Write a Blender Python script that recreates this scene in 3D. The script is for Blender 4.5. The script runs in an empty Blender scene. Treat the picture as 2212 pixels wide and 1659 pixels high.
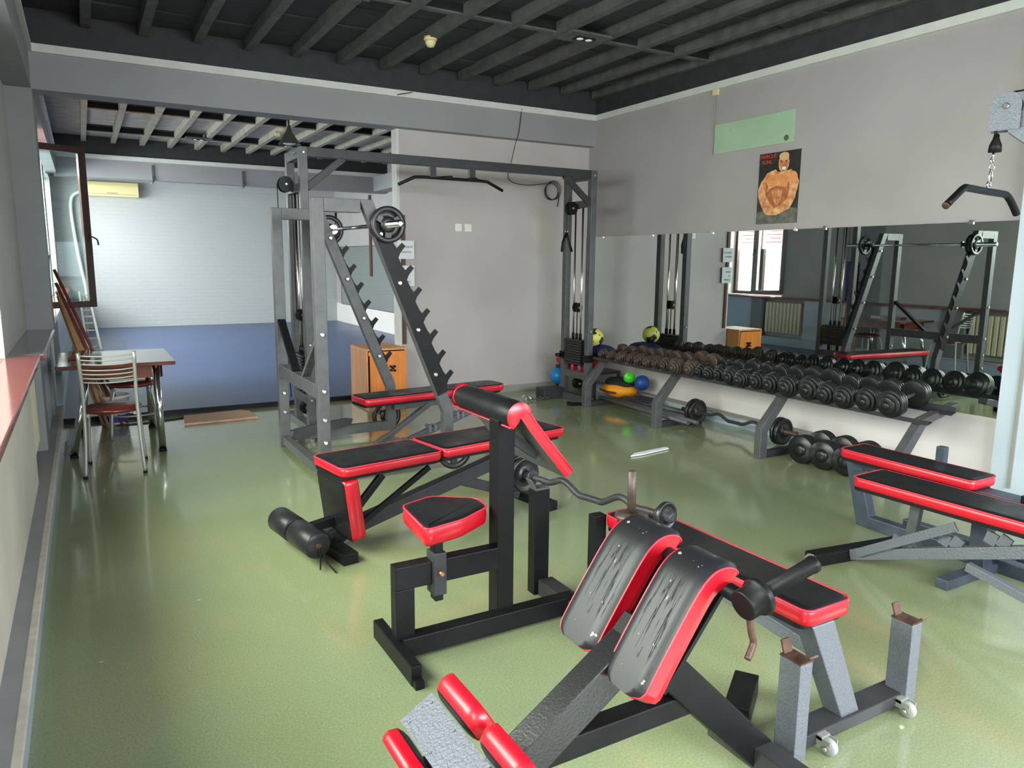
import bpy, math, random
from mathutils import Vector as V, Matrix, Quaternion
random.seed(7)
S=bpy.context.scene; COL=S.collection
PI=math.pi
# ------------------------------------------------------------------ materials
MATS={}
def lin(c): return tuple(((x/255)/12.92 if x/255<=.04045 else ((x/255+.055)/1.055)**2.4) for x in c)
def mat(name,rgb,rough=.5,metal=0,spec=.5,coat=0,bump=0,bscale=50,var=0,vscale=5,emit=None,estr=0,var2=None,coatr=.1,bdist=.01,stretch=None):
    if name in MATS: return MATS[name]
    m=bpy.data.materials.new(name); m.use_nodes=True; nt=m.node_tree; b=nt.nodes['Principled BSDF']
    c=lin(rgb)+(1,)
    b.inputs['Base Color'].default_value=c; b.inputs['Roughness'].default_value=rough
    b.inputs['Metallic'].default_value=metal; b.inputs['Specular IOR Level'].default_value=spec
    b.inputs['Coat Weight'].default_value=coat; b.inputs['Coat Roughness'].default_value=coatr
    tc=nt.nodes.new('ShaderNodeTexCoord'); src=tc.outputs['Object']
    if stretch:
        mp=nt.nodes.new('ShaderNodeMapping'); mp.inputs['Scale'].default_value=stretch
        nt.links.new(src,mp.inputs['Vector']); src=mp.outputs['Vector']
    if var:
        n=nt.nodes.new('ShaderNodeTexNoise'); n.inputs['Scale'].default_value=vscale; n.inputs['Detail'].default_value=6
        nt.links.new(src,n.inputs['Vector'])
        r=nt.nodes.new('ShaderNodeValToRGB'); r.color_ramp.elements[0].position=.35; r.color_ramp.elements[1].position=.65
        k=var
        r.color_ramp.elements[0].color=tuple(x*(1-k) for x in c[:3])+(1,)
        r.color_ramp.elements[1].color=(lin(var2)+(1,)) if var2 else tuple(min(1,x*(1+k)) for x in c[:3])+(1,)
        nt.links.new(n.outputs['Fac'],r.inputs['Fac']); nt.links.new(r.outputs['Color'],b.inputs['Base Color'])
    if bump:
        n2=nt.nodes.new('ShaderNodeTexNoise'); n2.inputs['Scale'].default_value=bscale; n2.inputs['Detail'].default_value=4
        nt.links.new(src,n2.inputs['Vector'])
        bp=nt.nodes.new('ShaderNodeBump'); bp.inputs['Strength'].default_value=bump; bp.inputs['Distance'].default_value=bdist
        nt.links.new(n2.outputs['Fac'],bp.inputs['Height']); nt.links.new(bp.outputs['Normal'],b.inputs['Normal'])
    if emit: b.inputs['Emission Color'].default_value=lin(emit)+(1,); b.inputs['Emission Strength'].default_value=estr
    MATS[name]=m; return m
def N(m,t): return m.node_tree.nodes.new(t)
def L(m,a,b): m.node_tree.links.new(a,b)

M_wall=mat('grey wall paint',(162,155,155),.6,var=.05,vscale=1.5,bump=.08,bscale=60)
M_wallf=mat('far wall grey paint',(180,171,168),.55,var=.06,vscale=1.2,bump=.08,bscale=60)
M_wlow=mat('white lower wall paint',(214,205,204),.55,var=.03,vscale=2,bump=.06,bscale=60)
M_beam=mat('lilac grey beam paint',(142,140,142),.6,var=.05,vscale=2,bump=.06)
M_trim=mat('pale cornice paint',(205,205,200),.5,var=.04,vscale=6)
M_leftw=mat('left wall paint',(178,176,170),.55,var=.05,vscale=2)
M_coldark=mat('column grey paint',(124,127,126),.5,var=.05,vscale=3)
M_ceil=mat('black ceiling boards',(52,52,55),.75,var=.25,vscale=6,bump=.2,bscale=25,stretch=(1,6,1))
M_joist=mat('dark painted joists',(80,79,77),.7,var=.22,vscale=9,bump=.25,bscale=30)  # lighter than the boards: floor bounce painted into the tone
M_ceilb=mat('lit ceiling boards rear',(148,143,136),.75,var=.15,vscale=6,bump=.2,bscale=25)  # lighter copy of the ceiling boards: rear window light put into the colour
M_joistb=mat('lit joists rear',(142,139,126),.7,var=.15,vscale=9,bump=.2,bscale=30)  # rear joists lightened too, window light and bounce in their colour
M_dark=mat('dark wall band',(44,45,48),.7,var=.2,vscale=8)
M_panel=mat('beige radiator panel',(206,200,186),.5,var=.06,vscale=3)
M_panelw=mat('white side panel',(188,192,196),.45,var=.04,vscale=3)
M_plinth=mat('grey plinth top',(138,140,142),.4,var=.08,vscale=5,bump=.05)
M_plinthe=mat('cream plinth edge',(196,190,178),.5,var=.1,vscale=20)
M_blue=mat('pale blue gloss paint',(172,186,198),.3,var=.04,vscale=3)
M_pil=mat('pale blue pilaster paint',(186,196,208),.4,var=.03,vscale=2)
M_sill=mat('maroon laminate sill',(128,62,60),.16,coat=.4,var=.12,vscale=6)
M_sillg=mat('grey laminate sill',(122,116,112),.2,coat=.3,var=.1,vscale=6)
M_brown=mat('brown window frame',(64,40,32),.35,var=.15,vscale=12)
M_base=mat('grey skirting',(140,138,132),.5,var=.06,vscale=6)
M_steel=mat('grey hammertone steel',(84,84,86),.42,spec=.35,metal=.12,var=.12,vscale=14,bump=.25,bscale=160,bdist=.002)
M_steeld=mat('dark grey steel paint',(54,54,56),.42,spec=.3,metal=.1,var=.15,vscale=12,bump=.2,bscale=160,bdist=.002)
M_black=mat('black satin steel paint',(20,20,22),.42,metal=0,spec=.2,var=.2,vscale=14,bump=.2,bscale=180,bdist=.002)
M_silver=mat('silver hammered steel paint',(112,115,124),.42,metal=.4,var=.12,vscale=160,bump=.7,bscale=150,bdist=.004)
M_navy=mat('dark blue grey steel paint',(70,78,92),.4,metal=.4,var=.2,vscale=12,bump=.2,bscale=120,bdist=.002)
M_chrome=mat('chrome',(220,220,222),.12,metal=1)
M_rod=mat('polished guide rod',(205,196,190),.2,metal=1)
M_bolt=mat('zinc bolt',(190,188,182),.35,metal=.9)
M_iron=mat('black cast iron',(28,28,29),.34,spec=.5,metal=.05,var=.2,vscale=20,bump=.15,bscale=120,bdist=.002)
M_rust=mat('rusty cast iron',(62,53,50),.45,metal=.2,var=.3,vscale=25,var2=(84,66,58),bump=.2,bscale=120,bdist=.002)
M_rustbar=mat('rusty brown steel',(84,60,50),.5,metal=.3,var=.3,vscale=40)
M_rub=mat('black rubber',(18,18,19),.5,spec=.25)
M_foam=mat('black vinyl foam wrap',(34,33,36),.34,spec=.3,bump=.1,bscale=30)
M_red=mat('red vinyl',(186,10,34),.34,coat=.25,coatr=.25,bump=.06,bscale=12,bdist=.01)
M_redp=mat('pink red piping',(204,44,64),.35)
M_white=mat('white plastic',(226,224,216),.4)
M_cream=mat('cream plastic',(216,202,150),.4)
M_wood=mat('orange beech veneer',(226,132,52),.38,var=.1,vscale=4,stretch=(6,6,.7))
M_wood2=mat('light beech side veneer',(218,150,92),.42,var=.1,vscale=4,stretch=(6,6,.7))
M_board=mat('worn plywood board',(190,150,124),.6,var=.2,vscale=6,stretch=(1,8,1))
M_stick=mat('varnished wooden stick',(180,138,94),.4,var=.15,vscale=8)
M_bat=mat('dark brown batten',(84,52,36),.5,var=.15,vscale=8)
M_stickr=mat('red brown wooden stick',(120,56,36),.4,var=.15,vscale=8)
M_table=mat('dark cherry table laminate',(92,40,28),.13,coat=.5,var=.25,vscale=5,stretch=(2,8,2))
M_vinbr=mat('maroon vinyl seat',(92,34,30),.3,coat=.3)
M_alum=mat('grey silver tube',(158,160,152),.42,metal=.45)
M_greenb=mat('pale green board',(158,184,156),.4,var=.05,vscale=5)
M_paper=mat('white paper',(228,228,230),.7)
M_ink=mat('grey ink',(96,98,108),.7)
M_pink=mat('pink paper',(244,214,208),.7)
M_orange=mat('orange print',(240,176,66),.7)
def translucent(m):
    nt=m.node_tree;b=nt.nodes['Principled BSDF'];o=nt.nodes['Material Output'];t=nt.nodes.new('ShaderNodeBsdfTranslucent');x=nt.nodes.new('ShaderNodeMixShader')
    t.inputs['Color'].default_value=b.inputs['Base Color'].default_value;x.inputs[0].default_value=.6
    nt.links.new(b.outputs[0],x.inputs[1]);nt.links.new(t.outputs[0],x.inputs[2]);nt.links.new(x.outputs[0],o.inputs[0])
translucent(M_pink);translucent(M_orange)
M_rib=mat('cream radiator paint',(222,214,180),.4)
M_purp=mat('purple foam mat',(110,52,128),.6)
M_purb=mat('indigo foam mat',(74,66,132),.6)
M_grate=mat('black grate',(20,20,20),.6)

def vinyl_black():
    m=mat('black vinyl',(24,24,26),.36,spec=.22)
    b=m.node_tree.nodes['Principled BSDF']
    tc=N(m,'ShaderNodeTexCoord'); n=N(m,'ShaderNodeTexNoise'); n.inputs['Scale'].default_value=9; n.inputs['Detail'].default_value=5
    L(m,tc.outputs['Object'],n.inputs['Vector'])
    r=N(m,'ShaderNodeMapRange'); r.inputs[1].default_value=.35; r.inputs[2].default_value=.7; r.inputs[3].default_value=.27; r.inputs[4].default_value=.45
    L(m,n.outputs['Fac'],r.inputs[0]); L(m,r.outputs[0],b.inputs['Roughness'])
    n2=N(m,'ShaderNodeTexNoise'); n2.inputs['Scale'].default_value=160; L(m,tc.outputs['Object'],n2.inputs['Vector'])
    bp=N(m,'ShaderNodeBump'); bp.inputs['Strength'].default_value=.12; bp.inputs['Distance'].default_value=.002
    L(m,n2.outputs['Fac'],bp.inputs['Height']); L(m,bp.outputs['Normal'],b.inputs['Normal'])
    return m
M_vin=vinyl_black()
def vinyl_worn():
    m=mat('worn cracked black vinyl',(30,29,34),.4,spec=.4)
    b=m.node_tree.nodes['Principled BSDF']
    tc=N(m,'ShaderNodeTexCoord'); mp=N(m,'ShaderNodeMapping'); mp.inputs['Scale'].default_value=(2.2,38,2.2)
    L(m,tc.outputs['Object'],mp.inputs['Vector'])
    n=N(m,'ShaderNodeTexNoise'); n.inputs['Scale'].default_value=1.6; n.inputs['Detail'].default_value=7; n.inputs['Distortion'].default_value=.05
    L(m,mp.outputs['Vector'],n.inputs['Vector'])
    r=N(m,'ShaderNodeValToRGB'); e=r.color_ramp.elements
    e[0].position=.487; e[0].color=(1,1,1,1); e[1].position=.5; e[1].color=(0,0,0,1)
    x=r.color_ramp.elements.new(.515); x.color=(1,1,1,1)
    L(m,n.outputs['Fac'],r.inputs['Fac'])
    n3=N(m,'ShaderNodeTexNoise'); n3.inputs['Scale'].default_value=4; L(m,tc.outputs['Object'],n3.inputs['Vector'])
    r3=N(m,'ShaderNodeValToRGB'); r3.color_ramp.elements[0].position=.42; r3.color_ramp.elements[0].color=(0,0,0,1); r3.color_ramp.elements[1].position=.56
    L(m,n3.outputs['Fac'],r3.inputs['Fac'])
    inv=N(m,'ShaderNodeMath'); inv.operation='SUBTRACT'; inv.inputs[0].default_value=1; L(m,r.outputs['Color'],inv.inputs[1])
    mul=N(m,'ShaderNodeMath'); mul.operation='MULTIPLY'; L(m,inv.outputs[0],mul.inputs[0]); L(m,r3.outputs['Color'],mul.inputs[1])
    mx=N(m,'ShaderNodeMix'); mx.data_type='RGBA'; mx.inputs[6].default_value=lin((30,29,34))+(1,); mx.inputs[7].default_value=lin((14,12,12))+(1,)
    L(m,mul.outputs[0],mx.inputs[0])
    # pale scuffs near the crest
    v=N(m,'ShaderNodeTexNoise'); v.inputs['Scale'].default_value=30; v.inputs['Detail'].default_value=2; L(m,tc.outputs['Object'],v.inputs['Vector'])
    rv=N(m,'ShaderNodeValToRGB'); rv.color_ramp.elements[0].position=.70; rv.color_ramp.elements[0].color=(0,0,0,1); rv.color_ramp.elements[1].position=.72
    L(m,v.outputs['Fac'],rv.inputs['Fac'])
    mx2=N(m,'ShaderNodeMix'); mx2.data_type='RGBA'; mx2.inputs[7].default_value=lin((150,140,138))+(1,)
    L(m,mx.outputs[2],mx2.inputs[6]); L(m,rv.outputs['Color'],mx2.inputs[0]); L(m,mx2.outputs[2],b.inputs['Base Color'])
    bp=N(m,'ShaderNodeBump'); bp.inputs['Strength'].default_value=.5; bp.inputs['Distance'].default_value=.003; bp.invert=True
    L(m,mul.outputs[0],bp.inputs['Height']); L(m,bp.outputs['Normal'],b.inputs['Normal'])
    return m
M_worn=vinyl_worn()
def floor_mat():
    m=mat('green poured floor',(126,146,112),.2,spec=.5,coat=.5,coatr=.07)
    b=m.node_tree.nodes['Principled BSDF']; tc=N(m,'ShaderNodeTexCoord'); o=tc.outputs['Object']
    n=N(m,'ShaderNodeTexNoise'); n.inputs['Scale'].default_value=.55; n.inputs['Detail'].default_value=5; n.inputs['Roughness'].default_value=.6; L(m,o,n.inputs['Vector'])
    r=N(m,'ShaderNodeValToRGB'); r.color_ramp.elements[0].position=.3; r.color_ramp.elements[1].position=.72
    r.color_ramp.elements[0].color=lin((126,138,108))+(1,); r.color_ramp.elements[1].color=lin((144,150,108))+(1,)
    L(m,n.outputs['Fac'],r.inputs['Fac'])
    n2=N(m,'ShaderNodeTexNoise'); n2.inputs['Scale'].default_value=130; n2.inputs['Detail'].default_value=2; L(m,o,n2.inputs['Vector'])
    mx=N(m,'ShaderNodeMix'); mx.data_type='RGBA'; mx.blend_type='OVERLAY'; mx.inputs[0].default_value=.35
    L(m,r.outputs['Color'],mx.inputs[6]); L(m,n2.outputs['Fac'],mx.inputs[7])
    # small pale scuffs
    n4=N(m,'ShaderNodeTexVoronoi'); n4.inputs['Scale'].default_value=1.9
    mp=N(m,'ShaderNodeMapping'); mp.inputs['Rotation'].default_value=(0,0,.5); mp.inputs['Scale'].default_value=(1,2.4,1); L(m,o,mp.inputs['Vector']); L(m,mp.outputs['Vector'],n4.inputs['Vector'])
    lt=N(m,'ShaderNodeMath'); lt.operation='LESS_THAN'; lt.inputs[1].default_value=.02; L(m,n4.outputs['Distance'],lt.inputs[0])
    mx2=N(m,'ShaderNodeMix'); mx2.data_type='RGBA'; mx2.inputs[7].default_value=lin((206,212,196))+(1,)
    mlt=N(m,'ShaderNodeMath'); mlt.operation='MULTIPLY'; mlt.inputs[1].default_value=.6; L(m,lt.outputs[0],mlt.inputs[0])
    L(m,mlt.outputs[0],mx2.inputs[0]); L(m,mx.outputs[2],mx2.inputs[6]); L(m,mx2.outputs[2],b.inputs['Base Color'])
    n3=N(m,'ShaderNodeTexNoise'); n3.inputs['Scale'].default_value=1.3; n3.inputs['Detail'].default_value=6; L(m,o,n3.inputs['Vector'])
    rr=N(m,'ShaderNodeMapRange'); rr.inputs[1].default_value=.3; rr.inputs[2].default_value=.7; rr.inputs[3].default_value=.12; rr.inputs[4].default_value=.24
    L(m,n3.outputs['Fac'],rr.inputs[0]); L(m,rr.outputs[0],b.inputs['Roughness'])
    nb=N(m,'ShaderNodeTexNoise'); nb.inputs['Scale'].default_value=6; nb.inputs['Detail'].default_value=3
    mpb=N(m,'ShaderNodeMapping'); mpb.inputs['Scale'].default_value=(.6,1.6,1); L(m,o,mpb.inputs['Vector']); L(m,mpb.outputs['Vector'],nb.inputs['Vector'])
    bp=N(m,'ShaderNodeBump'); bp.inputs['Strength'].default_value=.15; bp.inputs['Distance'].default_value=.005
    L(m,nb.outputs['Fac'],bp.inputs['Height']); L(m,bp.outputs['Normal'],b.inputs['Normal'])
    return m
M_floor=floor_mat()
def brick_mat():
    m=mat('white painted brick',(176,175,176),.6)
    b=m.node_tree.nodes['Principled BSDF']; tc=N(m,'ShaderNodeTexCoord')
    mp=N(m,'ShaderNodeMapping'); mp.inputs['Rotation'].default_value=(PI/2,0,0); L(m,tc.outputs['Object'],mp.inputs['Vector'])
    br=N(m,'ShaderNodeTexBrick'); br.inputs['Scale'].default_value=1; br.inputs['Brick Width'].default_value=.26; br.inputs['Row Height'].default_value=.085; br.inputs['Mortar Size'].default_value=.008; br.inputs['Mortar Smooth'].default_value=.6
    br.inputs['Color1'].default_value=(1,1,1,1); br.inputs['Color2'].default_value=(.8,.8,.8,1); br.inputs['Mortar'].default_value=(0,0,0,1)
    L(m,mp.outputs['Vector'],br.inputs['Vector'])
    n=N(m,'ShaderNodeTexNoise'); n.inputs['Scale'].default_value=9; L(m,tc.outputs['Object'],n.inputs['Vector'])
    ad=N(m,'ShaderNodeMath'); ad.operation='ADD'; L(m,br.outputs['Color'],ad.inputs[0]); L(m,n.outputs['Fac'],ad.inputs[1])
    bp=N(m,'ShaderNodeBump'); bp.inputs['Strength'].default_value=.35; bp.inputs['Distance'].default_value=.01
    L(m,ad.outputs[0],bp.inputs['Height']); L(m,bp.outputs['Normal'],b.inputs['Normal']); return m
M_brick=brick_mat()
def mat_mat():
    m=mat('blue gym mat',(58,84,138),.33)
    b=m.node_tree.nodes['Principled BSDF']; tc=N(m,'ShaderNodeTexCoord')
    br=N(m,'ShaderNodeTexBrick'); br.inputs['Scale'].default_value=1; br.inputs['Brick Width'].default_value=2.0; br.inputs['Row Height'].default_value=1.0; br.inputs['Mortar Size'].default_value=.006; br.offset=0
    br.inputs['Color1'].default_value=lin((46,68,112))+(1,); br.inputs['Color2'].default_value=lin((52,73,114))+(1,); br.inputs['Mortar'].default_value=lin((30,40,70))+(1,)
    L(m,tc.outputs['Object'],br.inputs['Vector']); L(m,br.outputs['Color'],b.inputs['Base Color'])
    n=N(m,'ShaderNodeTexNoise'); n.inputs['Scale'].default_value=60; L(m,tc.outputs['Object'],n.inputs['Vector'])
    bp=N(m,'ShaderNodeBump'); bp.inputs['Strength'].default_value=.15; bp.inputs['Distance'].default_value=.003
    L(m,n.outputs['Fac'],bp.inputs['Height']); L(m,bp.outputs['Normal'],b.inputs['Normal']); return m
M_mat=mat_mat()
M_mirror=mat('mirror silver',(214,222,218),.012,metal=1)
def glass_mat():
    m=bpy.data.materials.new('window glass'); m.use_nodes=True; nt=m.node_tree; nt.nodes.clear()
    o=nt.nodes.new('ShaderNodeOutputMaterial'); t=nt.nodes.new('ShaderNodeBsdfTransparent'); g=nt.nodes.new('ShaderNodeBsdfGlossy'); x=nt.nodes.new('ShaderNodeMixShader'); f=nt.nodes.new('ShaderNodeMath');lw=nt.nodes.new('ShaderNodeLayerWeight');pw=nt.nodes.new('ShaderNodeMath');pw.operation='POWER';pw.inputs[1].default_value=4;f.operation='MULTIPLY_ADD';f.inputs[1].default_value=.85;f.inputs[2].default_value=.05;lw.inputs['Blend'].default_value=.5
    nt.links.new(lw.outputs['Facing'],pw.inputs[0]);nt.links.new(pw.outputs[0],f.inputs[0]); g.inputs['Roughness'].default_value=.02; t.inputs['Color'].default_value=(.86,.93,.93,1)
    nt.links.new(f.outputs[0],x.inputs[0]); nt.links.new(t.outputs[0],x.inputs[1]); nt.links.new(g.outputs[0],x.inputs[2]); nt.links.new(x.outputs[0],o.inputs[0]); return m
M_glass=glass_mat()

# ------------------------------------------------------------------ mesh builder
class MB:
    def __init__(s): s.v=[]; s.f=[]; s.m=[]; s.sm=[]
    def add(s,vs,fs,mi=0,smooth=False):
        o=len(s.v); s.v+=[tuple(v) for v in vs]
        for f in fs: s.f.append([i+o for i in f]); s.m.append(mi); s.sm.append(smooth)
        return s
    def frame(s,o,x,y,z,a,b,c,mi=0):
        o=V(o);vs=[o+x*i*a/2+y*j*b/2+z*k*c/2 for k in (-1,1) for j in (-1,1) for i in (-1,1)]
        return s.add(vs,[(0,2,3,1),(4,5,7,6),(0,1,5,4),(2,6,7,3),(0,4,6,2),(1,3,7,5)],mi)
    def box(s,lo,hi,mi=0):
        lo=V(lo);hi=V(hi);c=(lo+hi)/2;d=hi-lo
        return s.frame(c,V((1,0,0)),V((0,1,0)),V((0,0,1)),d.x,d.y,d.z,mi)
    def beam(s,p,q,w,h,up=(0,0,1),mi=0):
        p=V(p);q=V(q);x=(q-p);l=x.length;x.normalize();u=V(up)
        y=u.cross(x)
        if y.length<1e-4: y=V((0,1,0)).cross(x)
        y.normalize();z=x.cross(y)
        return s.frame((p+q)/2,x,y,z,l,w,h,mi)
    def cyl(s,p,q,r,r2=None,n=20,mi=0,cap=True):
        p=V(p);q=V(q);r2=r if r2 is None else r2
        return s.lathe(p,q-p,[(r,0),(r2,(q-p).length)],n,mi,cap)
    def lathe(s,p,axis,prof,n=24,mi=0,cap=True,smooth=True):
        p=V(p);z=V(axis).normalized();x=z.orthogonal().normalized();y=z.cross(x)
        vs=[];fs=[]
        for r,t in prof:
            for i in range(n):
                a=2*PI*i/n; vs.append(p+z*t+(x*math.cos(a)+y*math.sin(a))*r)
        for k in range(len(prof)-1):
            for i in range(n): fs.append((k*n+i,k*n+(i+1)%n,(k+1)*n+(i+1)%n,(k+1)*n+i))
        s.add(vs,fs,mi,smooth)
        if cap:
            o=len(s.v)-len(vs)
            s.f.append([o+i for i in range(n)][::-1]);s.m.append(mi);s.sm.append(False)
            s.f.append([o+(len(prof)-1)*n+i for i in range(n)]);s.m.append(mi);s.sm.append(False)
        return s
    def tube(s,pts,r,n=10,mi=0,cr=True,sub=6,cap=True):
        P=[V(p) for p in pts]
        if cr and len(P)>2:
            out=[]
            for i in range(len(P)-1):
                a=P[max(i-1,0)];b=P[i];c=P[i+1];d=P[min(i+2,len(P)-1)]
                for k in range(sub):
                    t=k/sub; out.append(.5*((2*b)+(c-a)*t+(2*a-5*b+4*c-d)*t*t+(3*b-a-3*c+d)*t**3))
            out.append(P[-1]);P=out
        vs=[];fs=[];x=None
        for i,p in enumerate(P):
            t=(P[min(i+1,len(P)-1)]-P[max(i-1,0)]).normalized()
            if x is None: x=t.orthogonal().normalized()
            x=(x-t*x.dot(t));x=x.normalized() if x.length>1e-6 else t.orthogonal().normalized(); y=t.cross(x)
            rr=r[i] if isinstance(r,(list,tuple)) else r
            for k in range(n):
                a=2*PI*k/n;vs.append(p+(x*math.cos(a)+y*math.sin(a))*rr)
        m=len(P)
        for i in range(m-1):
            for k in range(n): fs.append((i*n+k,i*n+(k+1)%n,(i+1)*n+(k+1)%n,(i+1)*n+k))
        s.add(vs,fs,mi,True)
        if cap:
            o=len(s.v)-len(vs)
            s.f.append([o+i for i in range(n)][::-1]);s.m.append(mi);s.sm.append(False)
            s.f.append([o+(m-1)*n+i for i in range(n)]);s.m.append(mi);s.sm.append(False)
        return s
    def torus(s,c,axis,R,r,n=28,k=8,mi=0):
        c=V(c);z=V(axis).normalized();x=z.orthogonal().normalized();y=z.cross(x);vs=[];fs=[]
        for i in range(n):
            a=2*PI*i/n;d=x*math.cos(a)+y*math.sin(a)
            for j in range(k):
                b=2*PI*j/k;vs.append(c+d*(R+r*math.cos(b))+z*r*math.sin(b))
        for i in range(n):
            for j in range(k): fs.append((i*k+j,((i+1)%n)*k+j,((i+1)%n)*k+(j+1)%k,i*k+(j+1)%k))
        return s.add(vs,fs,mi,True)
    def sphere(s,c,r,n=20,mi=0,sc=(1,1,1)):
        c=V(c);vs=[];fs=[];h=n//2
        for i in range(h+1):
            t=PI*i/h
            for j in range(n):
                a=2*PI*j/n;vs.append(c+V((math.sin(t)*math.cos(a)*r*sc[0],math.sin(t)*math.sin(a)*r*sc[1],math.cos(t)*r*sc[2])))
        for i in range(h):
            for j in range(n): fs.append((i*n+j,(i+1)*n+j,(i+1)*n+(j+1)%n,i*n+(j+1)%n))
        return s.add(vs,fs,mi,True)
    def prism(s,poly,o,x,y,t,mi=0):
        o=V(o);x=V(x);y=V(y);z=x.cross(y).normalized();n=len(poly)
        vs=[o+x*a+y*b-z*t/2 for a,b in poly]+[o+x*a+y*b+z*t/2 for a,b in poly]
        fs=[tuple(range(n))[::-1],tuple(range(n,2*n))]+[(i,(i+1)%n,n+(i+1)%n,n+i) for i in range(n)]
        return s.add(vs,fs,mi)
    def pad(s,outline,o,x,y,t,top=0,side=1,r=.014):
        """upholstered board: outline polygon in x,y, thickness t along z=x cross y; black top, red sides; top edge rounded"""
        o=V(o);x=V(x).normalized();y=V(y).normalized();z=x.cross(y)
        cx=sum(p[0] for p in outline)/len(outline);cy=sum(p[1] for p in outline)/len(outline)
        n=len(outline)
        def inset(d):
            out=[]
            for i,(a,b) in enumerate(outline):
                p0=V((outline[i-1][0],outline[i-1][1]));p1=V((a,b));p2=V((outline[(i+1)%n][0],outline[(i+1)%n][1]))
                e1=(p1-p0).normalized();e2=(p2-p1).normalized();nn=V((-e1.y,e1.x))+V((-e2.y,e2.x))
                if nn.length<1e-6: nn=V((-e1.y,e1.x))
                nn.normalize();k=1/max(.5,nn.dot(V((-e1.y,e1.x)))); q=p1+nn*d*k; out.append((q.x,q.y))
            return out
        rings=[(.006,0,side),(0,.008,side),(-.003,t*.5,side),(0,t-r,side),(r*.35,t-r*.3,side),(r,t,top),(r*1.7,t+.003,top)]
        base=len(s.v)
        for d,h,_ in rings:
            for a,b in inset(d): s.v.append(tuple(o+x*a+y*b+z*h))
        for k in range(len(rings)-1):
            for i in range(n):
                s.f.append([base+k*n+i,base+k*n+(i+1)%n,base+(k+1)*n+(i+1)%n,base+(k+1)*n+i]);s.m.append(rings[k+1][2] if k<len(rings)-2 else top);s.sm.append(True)
        s.f.append([base+i for i in range(n)][::-1]);s.m.append(2 if False else side);s.sm.append(False)
        s.f.append([base+(len(rings)-1)*n+i for i in range(n)]);s.m.append(top);s.sm.append(False)
        return s
def rrect(x0,y0,x1,y1,r,n=5):
    out=[]
    for cx,cy,a in ((x1-r,y1-r,0),(x0+r,y1-r,90),(x0+r,y0+r,180),(x1-r,y0+r,270)):
        for i in range(n+1):
            t=math.radians(a+90*i/n);out.append((cx+r*math.cos(t),cy+r*math.sin(t)))
    return out
def rpoly(pts,r,n=4):
    out=[];k=len(pts)
    for i in range(k):
        p0=V(pts[i-1]);p=V(pts[i]);p2=V(pts[(i+1)%k]);a=(p0-p).normalized();b=(p2-p).normalized()
        A=p+a*r;B=p+b*r
        for j in range(n+1):
            t=j/n;q=A*(1-t)**2+p*2*t*(1-t)+B*t*t;out.append((q.x,q.y))
    return out
def tagit(o,label=None,cat=None,group=None,kind=None):
    if label:o['label']=label
    if cat:o['category']=cat
    if group:o['group']=group
    if kind:o['kind']=kind
    return o
def thing(name,label,cat,loc=(0,0,0),rz=0,group=None):
    o=bpy.data.objects.new(name,None);COL.objects.link(o);o.location=loc;o.rotation_euler=(0,0,rz);o.empty_display_size=.1
    return tagit(o,label,cat,group)
def wm(o):
    m=Matrix.Identity(4)
    while o:
        m=Matrix.LocRotScale(o.location,o.rotation_euler,o.scale)@m;o=o.parent
    return m
def put(name,mb,mats,parent=None,label=None,cat=None,group=None,kind=None,bevel=0,local=False,seg=2):
    """mesh object from mb; verts in world space unless local"""
    if not isinstance(mats,(list,tuple)):mats=[mats]
    me=bpy.data.meshes.new(name)
    M=wm(parent).inverted() if (parent and not local) else Matrix.Identity(4)
    vs=[M@V(v) for v in mb.v]
    xs=[v.x for v in vs];ys=[v.y for v in vs];zs=[v.z for v in vs]
    c=V(((min(xs)+max(xs))/2,(min(ys)+max(ys))/2,min(zs)))
    me.from_pydata([tuple(v-c) for v in vs],[],mb.f);me.update()
    for m in mats:me.materials.append(m)
    me.polygons.foreach_set('material_index',mb.m);me.polygons.foreach_set('use_smooth',mb.sm);me.update()
    o=bpy.data.objects.new(name,me);COL.objects.link(o);o.location=c
    if parent:o.parent=parent
    if bevel:
        b=o.modifiers.new('bevel','BEVEL');b.width=bevel;b.segments=seg;b.limit_method='ANGLE';b.angle_limit=math.radians(50)
    return tagit(o,label,cat,group,kind)
def copy_tree(o,parent=None):
    c=o.copy();COL.objects.link(c);c.parent=parent
    for ch in [x for x in bpy.data.objects if x.parent==o]:copy_tree(ch,c)
    return c
def struct(name,mb,m,parent=None,**k):
    return put(name,mb,m,parent,kind='structure',**k)
def text(name,s,o,x,y,size,m,parent,thick=.0006,align='LEFT'):
    cu=bpy.data.curves.new(name,'FONT');cu.body=s;cu.size=size;cu.align_x=align;cu.extrude=thick
    t=bpy.data.objects.new(name,cu);COL.objects.link(t)
    dg=bpy.context.evaluated_depsgraph_get();dg.update();me=bpy.data.meshes.new_from_object(t.evaluated_get(dg))
    bpy.data.objects.remove(t);mb=MB();o=V(o);x=V(x).normalized();y=V(y).normalized();z=x.cross(y)
    mb.add([o+x*v.co.x+y*v.co.y+z*v.co.z for v in me.vertices],[tuple(p.vertices) for p in me.polygons])
    bpy.data.meshes.remove(me)
    return put(name,mb,m,parent)
def hexbolt(mb,c,ax,r=.012,h=.012,mi=0):
    mb.lathe(c,ax,[(r,0),(r,h*.5),(r*.7,h)],12,mi)
ORD=['first','second','third','fourth','fifth','sixth','seventh','eighth','ninth','tenth','eleventh','twelfth','thirteenth','fourteenth','fifteenth','sixteenth','seventeenth','eighteenth','nineteenth','twentieth','twenty-first','twenty-second','twenty-third','twenty-fourth']

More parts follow.
